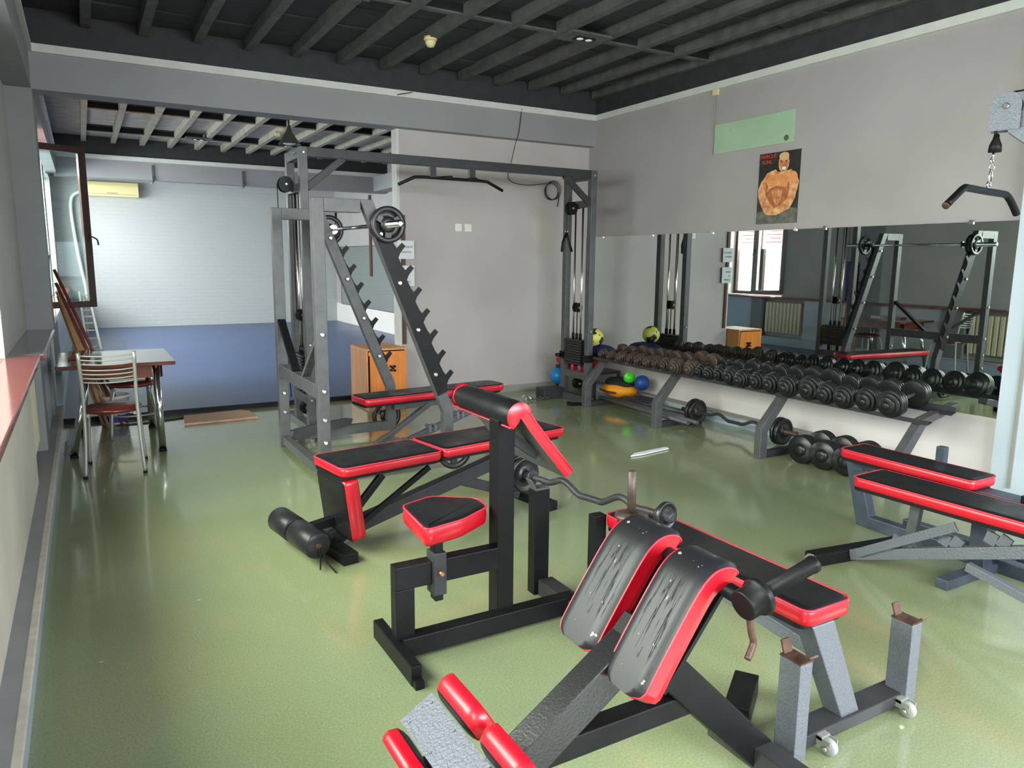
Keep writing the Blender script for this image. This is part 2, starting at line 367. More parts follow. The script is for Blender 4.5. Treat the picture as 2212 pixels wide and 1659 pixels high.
# ------------------------------------------------------------------ room shell
XR=5.45;YF=7.66;XL=-.45;ZT=3.27;ZD=3.545;YB=-2.4
struct('floor',MB().box((-.75,YB-.2,-.1),(5.8,8.02,0)),M_floor)
m=MB().box((-.75,8.02,-.1),(5.8,18.6,.05));struct('floor_platform',m,M_mat)
struct('trim_1',MB().box((-.4,8.0,0),(2.98,8.02,.046)),M_rub)
# right wall
rw=MB();rw.box((XR,YB,0),(XR+.2,-2.0,ZD));rw.box((XR,-.3,0),(XR+.2,18.5,ZD));rw.box((XR,-2.0,0),(XR+.2,-.3,.94));rw.box((XR,-2.0,2.75),(XR+.2,-.3,ZD))
struct('wall_right',rw,M_wall)
root=bpy.data.objects.new('window_7',None);COL.objects.link(root);root.location=(XR+.1,-1.15,.94);root['kind']='structure'  # unseen window, added to bring fill light to the left wall
f=MB()
for a,b in (((XR+.08,-2.0,.94),(XR+.14,-.3,1.0)),((XR+.08,-2.0,2.69),(XR+.14,-.3,2.75)),((XR+.08,-2.0,1.0),(XR+.14,-1.94,2.69)),((XR+.08,-.36,1.0),(XR+.14,-.3,2.69))):f.box(a,b)
put('window_frame',f,M_brown,root)
struct('wall_right_lower',MB().box((XR-.006,2.68,.0),(XR-.0005,7.655,.5)),M_wlow)
struct('wall_right_rear_lower',MB().box((XR-.006,7.8,.05),(XR-.0005,18.3,.5)),M_wlow)
m=MB().box((5.39,-.2,0),(XR,2.68,3.2));struct('wall_right_pilaster',m,M_pil)
struct('trim_2',MB().box((5.378,2.54,.05),(5.39,2.565,3.1)),M_base)
struct('baseboard_right',MB().box((5.335,2.68,0),(5.444,7.66,.085)),M_blue)
struct('trim_3',MB().box((5.33,2.68,.085),(5.444,7.66,.1)),M_base)
# far wall segment + beam
struct('wall_far',MB().box((2.98,YF,0),(XR,7.78,2.92)),M_wallf)
struct('trim_4',MB().box((2.962,YF-.006,0),(2.99,7.8,2.915)),M_trim)
struct('baseboard_far',MB().box((3.0,YF-.018,0),(XR-.12,YF,.08)),M_base)
struct('wall_far_beam',MB().box((-.26,7.53,2.915),(XR,7.78,3.205)),M_beam)
struct('trim_5',MB().box((-.26,7.5,3.205),(XR,7.53,3.27)),M_trim)
struct('wall_far_upper',MB().box((-.26,7.53,3.205),(XR,7.78,ZD)),M_dark)
struct('trim_6',MB().box((XR-.03,YB,3.205),(XR,7.5,3.27)),M_trim)
struct('wall_right_upper',MB().box((XR-.012,YB,3.27),(XR-.0005,7.53,ZD)),M_dark)
# left side: beam, column, wall with windows
struct('wall_left_beam',MB().box((-.7,YB,2.915),(-.26,7.53,3.205)),M_beam)
struct('trim_7',MB().box((-.26,YB,3.205),(-.23,7.5,3.27)),M_trim)
struct('wall_left_upper',MB().box((-.75,YB,3.205),(-.27,18.5,ZD)),M_dark)
struct('wall_left_column',MB().box((-.62,7.5,.94),(-.256,7.9,2.915)),M_coldark)
struct('wall_left_column_foot',MB().box((-.5,7.5,0),(-.3,7.9,.94)),M_coldark)
wins=[(-1.6,.4,.94,2.75),(1.3,5.42,.94,2.75),(9.62,11.0,.95,2.8),(11.6,14.3,.95,3.1),(14.9,17.8,.95,3.1)]
y=YB;lw=MB()
for a,b,z0,z1 in wins:
    lw.box((-.75,y,0),(XL,a,3.205));lw.box((-.75,a,0),(XL,b,z0));lw.box((-.75,a,z1),(XL,b,3.205));y=b
lw.box((-.75,y,0),(XL,18.5,3.205));struct('wall_left',lw,M_leftw)
for i,(a,b,z0,z1) in enumerate(wins):
    root=bpy.data.objects.new('window_%d'%(i+1),None);COL.objects.link(root);root.location=(-.66,(a+b)/2,z0);root['kind']='structure'
    f=MB();t=.06;x0,x1=-.70,-.63
    f.box((x0,a,z0),(x1,b,z0+t));f.box((x0,a,z1-t),(x1,b,z1));f.box((x0,a,z0+t),(x1,a+t,z1-t));f.box((x0,b-t,z0+t),(x1,b,z1-t))
    nm=1 if b-a<2.1 else 2
    for k in range(nm):
        yc=a+(b-a)*(k+1)/(nm+1);f.box((x0,yc-.04,z0+t),(x1,yc+.04,z1-t))
    put('window_frame',f,M_brown,root)
    if i!=2: put('glass',MB().box((-.672,a+t,z0+t),(-.668,b-t,z1-t)),M_glass,root)
    else: put('glass',MB().box((-.672,(a+b)/2+.04,z0+t),(-.668,b-t,z1-t)),M_glass,root)
# sill: maroon near, grey far
struct('trim_8',MB().box((-.63,YB,.905),(-.27,5.55,.94)),M_sill,bevel=.006)
struct('trim_9',MB().box((-.63,5.555,.905),(-.255,7.5,.94)),M_sillg,bevel=.006)
struct('trim_10',MB().box((-.275,5.555,.9),(-.25,7.55,.935)),M_sill,bevel=.004)
struct('trim_11',MB().box((-.63,7.9,.905),(-.27,18.3,.94)),M_sill,bevel=.006)
# panels under sill
struct('wall_left_panel',MB().box((XL,YB,.18),(-.33,5.25,.905)),M_panel)
struct('wall_left_pier',MB().box((XL,6.15,.18),(-.31,6.5,.905)),M_coldark)
struct('wall_left_side_panel',MB().box((XL,6.5,.18),(-.325,7.5,.905)),M_panelw)
struct('wall_left_rear_panel',MB().box((XL,7.9,.18),(-.33,9.0,.905)),M_panelw)
struct('wall_left_rear_pier',MB().box((XL,9.95,.18),(-.3,10.2,.905)),M_coldark)
struct('wall_left_far_panel',MB().box((XL,10.2,.18),(-.33,18.3,.905)),M_blue)
struct('baseboard_left',MB().box((XL,YB,0),(-.26,8.0,.17)),M_blue)
struct('trim_12',MB().box((XL,YB,.17),(-.27,8.0,.181)),M_plinth)
struct('trim_13',MB().box((-.272,YB,.165),(-.243,8.0,.183)),M_plinthe,bevel=.004)
struct('baseboard_left_rear',MB().box((XL,8.0,.05),(-.26,18.3,.2)),M_blue)
# back wall, second beam
struct('wall_back_brick',MB().box((-.75,18.3,0),(5.8,18.5,ZD)),M_brick)
struct('wall_back_beam',MB().box((-.3,14.6,2.88),(XR,14.85,3.18)),M_beam)
struct('trim_14',MB().box((-.3,14.57,3.18),(XR,14.6,3.25)),M_trim)
struct('wall_back_upper',MB().box((-.3,14.6,3.18),(XR,14.85,ZD)),M_dark)
struct('trim_15',MB().box((XR-.03,7.78,3.18),(XR,14.57,3.25)),M_trim)
struct('wall_right_rear_beam',MB().box((XR-.3,7.78,2.9),(XR-.001,14.6,3.18)),M_beam)
struct('trim_16',MB().box((-.26,7.78,3.18),(-.23,14.57,3.25)),M_trim)
struct('wall_left_rear_beam',MB().box((-.41,7.78,2.9),(-.26,14.6,3.18)),M_beam)
# ceilings
struct('ceiling',MB().box((-.75,YB-.2,ZD),(5.8,7.6,ZD+.1)),M_ceil)
struct('ceiling_rear',MB().box((-.75,7.6,ZD),(5.8,18.5,ZD+.1)),M_ceilb)
gap=MB()
jx=[.165+.435*i for i in range(13)]
def rough_beam(mb,a,b,w,h):
    a=V(a);b=V(b);n=6
    for i in range(n):
        p=a.lerp(b,i/n);q=a.lerp(b,(i+1)/n);dz=random.uniform(-.004,.004);p=p+V((0,0,dz));q=q+V((0,0,dz));mb.beam(p,q,w,h)
ym=[5.62,3.62,1.6,-.4]
J=MB()
for x in jx: rough_beam(J,(x,YB,3.495),(x,7.5,3.495),.075,.1)
struct('trim_17',J,M_joist)
Cm=MB();SL=MB()
for yy in ym:
    for x in jx[:-1]:
        Cm.box((x+.03,yy-.03,3.455),(x+.405,yy+.03,ZD));SL.box((x+.04,yy-.13,ZD-.006),(x+.395,yy-.03,ZD-.001));SL.box((x+.04,yy-.032,3.47),(x+.395,yy-.03,ZD))
    for x in jx[::4]:Cm.box((x+.03,yy-.05,3.445),(x+.09,yy+.05,3.47))
struct('trim_18',Cm,M_joist)
G=MB()
for k in range(-5,17):
    yy=k*.47
    for i,x in enumerate(jx[:-1]):
        if random.random()<.75:
            z=random.uniform(.006,.02);G.box((x+.03,yy+random.uniform(0,.03),ZD-z),(x+.405,yy+.45,ZD-.001))
struct('trim_19',G,M_ceil)
J=MB()
for x in jx: rough_beam(J,(x,7.8,3.495),(x,14.6,3.495),.075,.1)
struct('trim_20',J,M_joistb)
Cm=MB()
for yy in (9.5,11.5,13.5):
    for x in jx[:-1]:
        Cm.box((x+.03,yy-.035,3.455),(x+.405,yy+.035,ZD));SL.box((x+.04,yy-.17,ZD-.006),(x+.395,yy-.035,ZD-.001));SL.box((x+.04,yy-.037,3.47),(x+.395,yy-.035,ZD))
struct('trim_21',Cm,M_joistb)
struct('trim_22',SL,mat('black ceiling shadow gap',(14,14,14),.9))  # thin black strips paint the shadow gaps beside the cross pieces
# wall behind the camera with daylight window
bw=MB();bw.box((-.75,YB-.2,0),(.6,YB,ZD));bw.box((.6,YB-.2,0),(4.9,YB,.9));bw.box((.6,YB-.2,2.8),(4.9,YB,ZD));bw.box((4.9,YB-.2,0),(5.65,YB,ZD))
struct('wall_near',bw,M_wall)
root=bpy.data.objects.new('window_6',None);COL.objects.link(root);root.location=(2.75,YB-.1,.9);root['kind']='structure'
f=MB()
for a,b in (((.6,YB-.13,.9),(4.9,YB-.07,.96)),((.6,YB-.13,2.74),(4.9,YB-.07,2.8)),((.6,YB-.13,.96),(.66,YB-.07,2.74)),((4.84,YB-.13,.96),(4.9,YB-.07,2.74)),((2.0,YB-.13,.96),(2.08,YB-.07,2.74)),((3.4,YB-.13,.96),(3.48,YB-.07,2.74))):f.box(a,b)
put('window_frame',f,M_brown,root)
# ------------------------------------------------------------------ open casement sash
ang=math.atan2(.405,.914)
sx=V((math.cos(ang),math.sin(ang),0));h0=V((-.46,9.6,0))
t=thing('window_sash','open brown framed casement window swung into the room beside the left column','window sash',(h0.x,h0.y,.99))
w=.62;z0,z1=.99,2.76
f=MB();up=V((0,0,1));ny=up.cross(sx)
def sb(a,b,wd,th): return f.beam(a,b,th,wd,up=(0,0,1) if abs((V(b)-V(a)).z)<.01 else tuple(sx))
P=lambda s_,z:h0+sx*s_+V((0,0,z))
f.frame(P(w/2,z0+.035),sx,ny,up,w,.05,.07);f.frame(P(w/2,z1-.035),sx,ny,up,w,.05,.07)
f.frame(P(.035,(z0+z1)/2),sx,ny,up,.07,.05,z1-z0-.14);f.frame(P(w-.04,(z0+z1)/2),sx,ny,up,.08,.05,z1-z0-.14)
put('sash_frame',f,M_brown,t,bevel=.004)
put('glass_pane',MB().frame(P(w/2,(z0+z1)/2),sx,ny,up,w-.15,.006,z1-z0-.14),M_glass,t)
hd=MB();hc=P(w-.02,1.78)-ny*.03;hd.frame(hc,sx,ny,up,.02,.02,.1);hd.tube([hc-ny*.02,hc-ny*.05,hc-ny*.05+sx*.05-up*.03,hc-ny*.05+sx*.06-up*.09],.009,8)
put('handle',hd,M_rustbar,t,label='copper coloured handle')
# posters on window
for nm,a,b,mm,lab in (('notice_sheet',10.33,10.9,M_pink,'pink typed notice taped on the rear window glass'),('notice_sheet',9.70,10.3,M_pink,'pink notice with orange header taped on the rear window glass')):
    z0,z1=1.83,2.55
    tt=thing(nm,lab,'notice',(-.6,(a+b)/2,z0))
    put('sheet',MB().box((-.602,a,z0),(-.598,b,z1)),mm,tt)
    k=MB()
    if 'orange' in lab: put('header_band',MB().box((-.596,a+.06,z1-.2),(-.594,b-.04,z1-.09)),M_orange,tt)
    for i in range(5):
        k.box((-.596,a+.12,z0+.12+i*.07),(-.595,b-.1-.1*(i%2),z0+.135+i*.07))
    put('print_lines',k,M_ink if 'typed' in lab else mat('red ink',(214,120,110),.7),tt)

# ------------------------------------------------------------------ mirrors
t=thing('wall_mirror','long wall mirror above the dumbbell rack','mirror',(5.44,5.1,.5))
put('mirror_glass',MB().box((5.436,2.69,.5),(5.443,7.645,1.85)),M_mirror,t)
for y_ in (3.0,4.2,4.5,5.5,6.4,7.3):
    put('clip',MB().box((5.428,y_,1.835),(5.443,y_+.03,1.865)),M_chrome,t)
for y_ in (3.08,):
    put('clip',MB().box((5.428,y_,.485),(5.443,y_+.04,.515)),M_chrome,t)
t=thing('wall_mirror','wall mirror beside the blue mats in the rear hall','mirror',(5.44,12.9,.5))
put('mirror_glass',MB().box((5.436,8.4,.5),(5.443,17.85,1.85)),M_mirror,t)
put('frame_edge',MB().box((5.434,8.4,.49),(5.446,17.87,.5)).box((5.434,8.4,1.85),(5.446,17.87,1.86)).box((5.434,17.85,.5),(5.446,17.87,1.85)),M_rub,t)

# ------------------------------------------------------------------ radiators
def radiator(y0,y1,lab):
    t=thing('radiator',lab,'radiator',(-.39,(y0+y1)/2,.25),0,'cream radiators under the window sill')
    b=MB()
    n=int((y1-y0)/.08)
    for i in range(n):
        yy=y0+(i+.5)*(y1-y0)/n
        b.box((-.44,yy-.032,.27),(-.35,yy+.032,.84))
    b.box((-.42,y0,.3),(-.38,y1,.34));b.box((-.42,y0,.78),(-.38,y1,.82))
    put('rib_section',b,M_rib,t,bevel=.01)
    put('pipe',MB().tube([(-.4,y0+.01,.32),(-.4,y0-.01,.3),(-.4,y0-.02,.26),(-.4,y0-.02,.19)],.012,8,cr=False),M_white,t)
radiator(5.36,6.1,'cream ribbed radiator in the niche below the grey sill')
radiator(9.08,9.9,'cream ribbed radiator below the rear window')

# ------------------------------------------------------------------ wall items
t=thing('poster','bodybuilder poster with red lettering above the mirror','poster',(5.44,4.75,1.907))
PT=lambda u,v_:V((0,4.975-.455*u,1.907+.624*v_))
def pp(poly,m,name,d):
    mb=MB();n=len(poly);pts=[PT(*p)+V((5.4475-d,0,0)) for p in poly];q=[p+V((-.0004,0,0)) for p in pts]
    mb.add(pts+q,[tuple(range(n)),tuple(range(n,2*n))[::-1]]+[(i,(i+1)%n,n+(i+1)%n,n+i) for i in range(n)]);return put(name,mb,m,t)
M_pd=mat('poster dark print',(30,32,34),.4,var=.3,vscale=14,var2=(46,46,44))
M_sk=mat('poster skin print',(216,132,74),.4,var=.28,vscale=18,var2=(240,184,130))
M_sk2=mat('poster skin shadow print',(176,98,56),.4,var=.25,vscale=20)
M_hair=mat('poster blond print',(214,170,120),.4)
M_tx=mat('poster red print',(216,72,48),.5)
M_wt=mat('poster white print',(238,226,214),.5)
mb=MB().box((5.4455,4.52,1.907),(5.4495,4.975,2.531));put('sheet',mb,M_pd,t)
def ell(cx,cy,rx,ry,n=18,a0=0): return [(cx+rx*math.cos(2*PI*i/n),cy+ry*math.sin(2*PI*i/n)) for i in range(n)]
pp([(.0,0),(1,0),(1,.2),(.8,.22),(.5,.15),(.2,.2),(0,.16)],mat('poster grey print',(96,92,84),.4,var=.4,vscale=20),'print_ground',.0045)
pp([(.12,.62),(.22,.72),(.42,.76),(.5,.72),(.62,.72),(.8,.74),(.95,.66),(1.0,.56),(.97,.44),(.85,.36),(.72,.3),(.55,.26),(.38,.28),(.25,.36),(.14,.44),(.06,.5)],M_sk,'print_torso',.005)
pp([(.2,.4),(.3,.5),(.48,.53),(.68,.5),(.8,.4),(.62,.22),(.4,.18),(.26,.28)],M_sk2,'print_belly',.0052)
pp([(.36,.46),(.48,.49),(.62,.46),(.6,.34),(.5,.24),(.4,.34)],M_sk,'print_abdomen',.0054)
pp([(.49,.24),(.505,.24),(.51,.5),(.49,.5)],M_sk2,'print_line',.0056)
pp([(.02,.5),(.1,.62),(.2,.6),(.2,.42),(.34,.28),(.46,.2),(.34,.12),(.22,.14),(.08,.3),(.03,.4)],M_sk,'print_arm',.006)
pp([(.98,.56),(.86,.6),(.78,.46),(.76,.34),(.58,.25),(.38,.2),(.36,.12),(.52,.12),(.82,.2),(.94,.34)],M_sk,'print_arm',.0066)
pp([(.2,.6),(.3,.7),(.48,.68),(.49,.56),(.4,.52),(.26,.53)],mat('poster chest print',(226,146,86),.4,var=.15,vscale=20),'print_chest',.0057)
pp([(.51,.68),(.68,.7),(.78,.6),(.72,.53),(.58,.52),(.51,.56)],MATS['poster chest print'],'print_chest',.0057)
pp([(.2,.41),(.22,.6),(.26,.53),(.24,.42)],M_sk2,'print_line',.0062)
pp([(.76,.36),(.73,.54),(.78,.6),(.79,.46)],M_sk2,'print_line',.0062)
pp(ell(.86,.62,.11,.09),mat('poster highlight print',(228,150,92),.4),'print_shoulder',.0072)
pp(ell(.62,.84,.13,.13),M_sk,'print_head',.0070);pp(ell(.62,.93,.12,.055),M_hair,'print_hair',.0076)
pp(ell(.63,.77,.07,.045),M_sk2,'print_jaw_shadow',.0076);pp(ell(.63,.765,.05,.025),M_wt,'print_teeth',.0082)
for e in (.56,.68): pp(ell(e,.86,.022,.01,10),M_pd,'print_eye',.0082)
text('lettering','MARCUS',PT(.03,.93)+V((5.441,0,0)),(0,-1,0),(0,0,1),.046,M_tx,t)
text('lettering','RUHL',PT(.07,.85)+V((5.441,0,0)),(0,-1,0),(0,0,1),.046,M_tx,t)
t=thing('wall_board','pale green panel screwed to the wall above the poster','wall board',(5.44,5.09,2.6))
put('panel',MB().box((5.438,4.608,2.6),(5.448,5.555,2.87)),M_greenb,t)
put('round_cap',MB().lathe((5.438,4.68,2.64),(-1,0,0),[(.024,0),(.024,.006),(.018,.008)],20),mat('olive cap',(84,92,60),.5),t)
sc=MB()
for a,b in ((5.35,2.8),(4.95,2.84),(4.75,2.86),(4.85,2.66),(5.3,2.66)):sc.lathe((5.438,a,b),(-1,0,0),[(.006,0),(.004,.003)],10)
put('screw',sc,M_bolt,t)
t=thing('socket_box','cream junction box with thin trunking just under the right cornice','socket',(5.44,5.57,3.15))
put('box_cover',MB().box((5.425,5.53,3.15),(5.448,5.6,3.225)),M_cream,t,bevel=.004)
put('cable',MB().tube([(5.44,5.57,3.15),(5.443,5.565,2.9),(5.443,5.57,2.6)],.005,6),M_base,t)
for i,(x,l) in enumerate(((3.64,'left white light switch on the grey far wall'),(3.76,'right white light switch on the grey far wall'))):
    t=thing('light_switch',l,'light switch',(x+.04,7.65,1.875),0,'light switches on the far wall')
    put('plate',MB().box((x,7.645,1.875),(x+.085,7.66,1.96)),M_white,t,bevel=.004)
    put('button',MB().box((x+.025,7.638,1.895),(x+.06,7.645,1.94)),M_white,t,bevel=.003)
# brown battens
tagit(put('wooden_batten',MB().box((3.0,7.635,.64),(3.04,7.655,2.03)),M_bat),'brown vertical batten on the wall end behind the taped notices','batten')
tagit(put('wooden_batten',MB().box((5.42,15.6,1.2),(5.445,15.72,2.92)),M_bat),'brown vertical batten high above the rear hall mirror','batten')
tagit(put('wooden_batten',MB().box((5.42,18.1,1.86),(5.445,18.2,2.68)),M_rub),'dark vertical batten in the far corner of the rear hall','batten')
# papers
def paper(x0,x1,z0,z1,lines,lab):
    t=thing('notice_sheet',lab,'notice',((x0+x1)/2,7.62,z0),0,'notices taped to the wall end')
    put('sheet',MB().box((x0,7.62,z0),(x1,7.624,z1)),M_paper,t)
    for i,s_ in enumerate(lines):
        text('lettering',s_,(x0+.025,7.618,z1-.075-i*.055),(1,0,0),(0,0,1),.027,M_ink,t)
paper(2.95,3.135,1.565,1.76,['БЛИНЫ НЕ','КИДАТЬ!!'],'upper white notice taped to the wall end')
paper(2.955,3.135,1.275,1.495,['УБЕРИ','ЗА','СОБОЙ!!'],'lower white notice taped to the wall end')
# cable & coil on far wall
c=MB();c.tube([(4.40,7.5,3.24),(4.385,7.52,3.05),(4.36,7.52,2.93),(4.33,7.52,2.85),(4.31,7.6,2.6),(4.31,7.645,2.5),(4.4,7.645,2.44),(4.6,7.645,2.43),(4.83,7.645,2.46)],.004,6)
for k in range(3):c.torus((4.90+.01*k,7.64-.008*k,2.37+.008*k),(0,1,.05),.095+.006*k,.004,28,6)
c.tube([(4.99,7.63,2.36),(5.0,7.63,2.3),(4.985,7.63,2.2)],.006,6)
tagit(put('hanging_cable',c,M_rub),'thin black cable hanging from the cornice with a coil by the right tower','cable')
tagit(put('cable_stub',MB().tube([(2.92,7.5,3.22),(3.0,7.46,3.235),(3.08,7.49,3.26)],.004,6),M_rub),'short black wire end sticking from the far cornice','wire')
# smoke detector, ceiling lamps
t=thing('smoke_detector','cream smoke detector under a black ceiling joist','smoke detector',(2.76,6.28,3.38))
put('base_ring',MB().lathe((2.76,6.28,3.46),(0,0,-1),[(.055,0),(.058,.02),(.055,.03)],24),M_cream,t)
put('sensor_head',MB().lathe((2.76,6.28,3.43),(0,0,-1),[(.048,0),(.046,.02),(.03,.05),(.012,.056)],24),M_cream,t)
put('holder',MB().box((2.73,6.25,3.455),(2.79,6.31,3.545)),M_joist,t)
def spot(x,y,lab):
    t=thing('ceiling_spotlight',lab,'ceiling light',(x,y,3.43),0,'twin ceiling spotlights')
    put('mounting_board',MB().box((x-.2,y-.13,3.43),(x+.2,y+.13,3.448)),M_joist,t)
    put('housing',MB().box((x-.09,y-.045,3.422),(x+.09,y+.045,3.43)),M_rub,t)
    for s_ in (-1,1): put('bulb',MB().lathe((x+s_*.045,y,3.424),(0,0,-1),[(.032,0),(.028,.006),(.01,.01)],16),mat('white reflector bulb',(235,235,230),.25),t)
spot(3.86,5.54,'twin spotlight on the black ceiling near the right wall');spot(1.76,13.2,'twin spotlight on the ceiling of the rear hall')
# conical lamp in rear hall
t=thing('pendant_lamp','conical grey pendant lamp hanging in the rear hall ceiling','pendant lamp',(2.08,8.6,2.8))
put('lamp_shade',MB().lathe((2.08,8.6,2.80),(0,0,1),[(.122,0),(.1,.03),(.035,.13),(.02,.17),(.018,.2)],28,cap=False),mat('olive grey lamp metal',(92,90,80),.4,metal=.4),t)
put('bulb',MB().lathe((2.08,8.6,2.795),(0,0,1),[(.03,0),(.07,.01),(.06,.04),(.02,.1)],20),mat('blueish bulb glass',(190,206,236),.15),t)
put('stem',MB().tube([(2.08,8.6,2.99),(2.08,8.6,3.2),(2.08,8.6,3.545)],.01,8),M_steel,t)
put('connector',MB().lathe((1.98,8.6,2.9),(-.6,0,-.1),[(.03,0),(.035,.03),(.02,.05)],14).tube([(2.06,8.6,2.98),(2.0,8.6,2.93)],.012,8),M_cream,t)
# AC
t=thing('air_conditioner','yellowed wall air conditioner high on the white brick wall','air conditioner',(.55,18.2,2.82))
put('casing',MB().prism(rpoly([(0,0),(.22,0),(.24,.05),(.24,.22),(.2,.3),(0,.3)],.02),(-.1,18.3,2.82),(0,-1,0),(0,0,1),1.0),M_cream,t)
t.location=(.65,18.2,2.82)
ac=[o for o in bpy.data.objects if o.name.startswith('casing')][0];ac.location=(0.0,-.02,0)
put('air_slot',MB().box((.2,18.055,2.86),(1.12,18.062,2.868)).box((.55,18.05,2.88),(.75,18.06,2.895)),M_base,t)
tagit(put('drain_hose',MB().tube([(.16,18.22,2.9),(.02,18.22,2.88),(-.1,18.22,2.75),(-.12,18.2,2.4),(-.06,18.2,1.6),(.02,18.2,1.0),(.03,18.2,.75),(-.04,18.1,.6),(-.08,18.0,.5)],.035,10),M_white),'pale insulated pipe running down the corner from the air conditioner','pipe')
t=thing('ladder','grey metal ladder lying against the sill in the far left corner','ladder',(.05,14,.06))
l=MB()
a0=V((-.02,11.6,.28));a1=V((-.1,17.4,.85))
for dx in (0,.16):
    put('rail',MB().beam(a0+V((dx,0,0)),a1+V((dx,0,0)),.03,.05),M_alum,t)
for k in range(9):
    p=a0.lerp(a1,(k+.5)/9);l.beam(p,p+V((.16,0,0)),.03,.02)
put('rung',l,M_alum,t)
put('strut',MB().beam((.02,11.8,.05),(.0,12.2,.3),.03,.03),M_alum,t);put('strut',MB().beam((.0,17.2,.05),(.0,17.2,.8),.03,.03),M_alum,t)
for x,zb in ((1.175,2.83),(2.665,2.83)):
    t=thing('ceiling_hook','small steel hook bracket on the rear beam, '+('left of two' if x<2 else 'right of two'),'hook',(x,14.54,zb),0,'hook brackets on the rear beam')
    put('plate',MB().box((x-.015,14.57,zb+.02),(x+.015,14.6,zb+.3)),M_steel,t)
    put('hook_arm',MB().tube([(x,14.57,zb+.1),(x,14.5,zb+.04),(x-.02,14.46,zb),(x-.04,14.5,zb-.01)],.01,8),M_steel,t)

# ------------------------------------------------------------------ strength equipment
def plate_disc(mb,c,ax,r,w,mi=0,hole=.025):
    c=V(c);ax=V(ax).normalized();o=c-ax*w/2
    mb.lathe(o,ax,[(hole,0),(r*.3,0),(r*.33,w*.22),(r*.78,w*.22),(r*.84,0),(r*.97,0),(r,w*.12),(r,w*.88),(r*.97,w),(r*.84,w),(r*.78,w*.78),(r*.33,w*.78),(r*.3,w),(hole,w),(hole,0)],36,mi,cap=False)
    return mb
def openplate(mb,c,ax,r,w,mi=0):
    """plate with three grip openings (spoked)"""
    c=V(c);ax=V(ax).normalized();o=c-ax*w/2
    mb.lathe(o,ax,[(r*.72,w*.15),(r*.78,0),(r*.97,0),(r,w*.12),(r,w*.88),(r*.97,w),(r*.78,w),(r*.72,w*.85),(r*.72,w*.15)],36,mi,cap=False)
    mb.lathe(o,ax,[(.025,0),(r*.4,0),(r*.44,w*.2),(r*.44,w*.8),(r*.4,w),(.025,w),(.025,0)],28,mi,cap=False)
    x=ax.orthogonal().normalized();y=ax.cross(x)
    for k in range(3):
        a=2*PI*k/3+.3;d=x*math.cos(a)+y*math.sin(a);mb.beam(c+d*r*.38,c+d*r*.76,r*.34,w*.6,up=tuple(ax),mi=mi)
    return mb
STEEL=[M_steel]
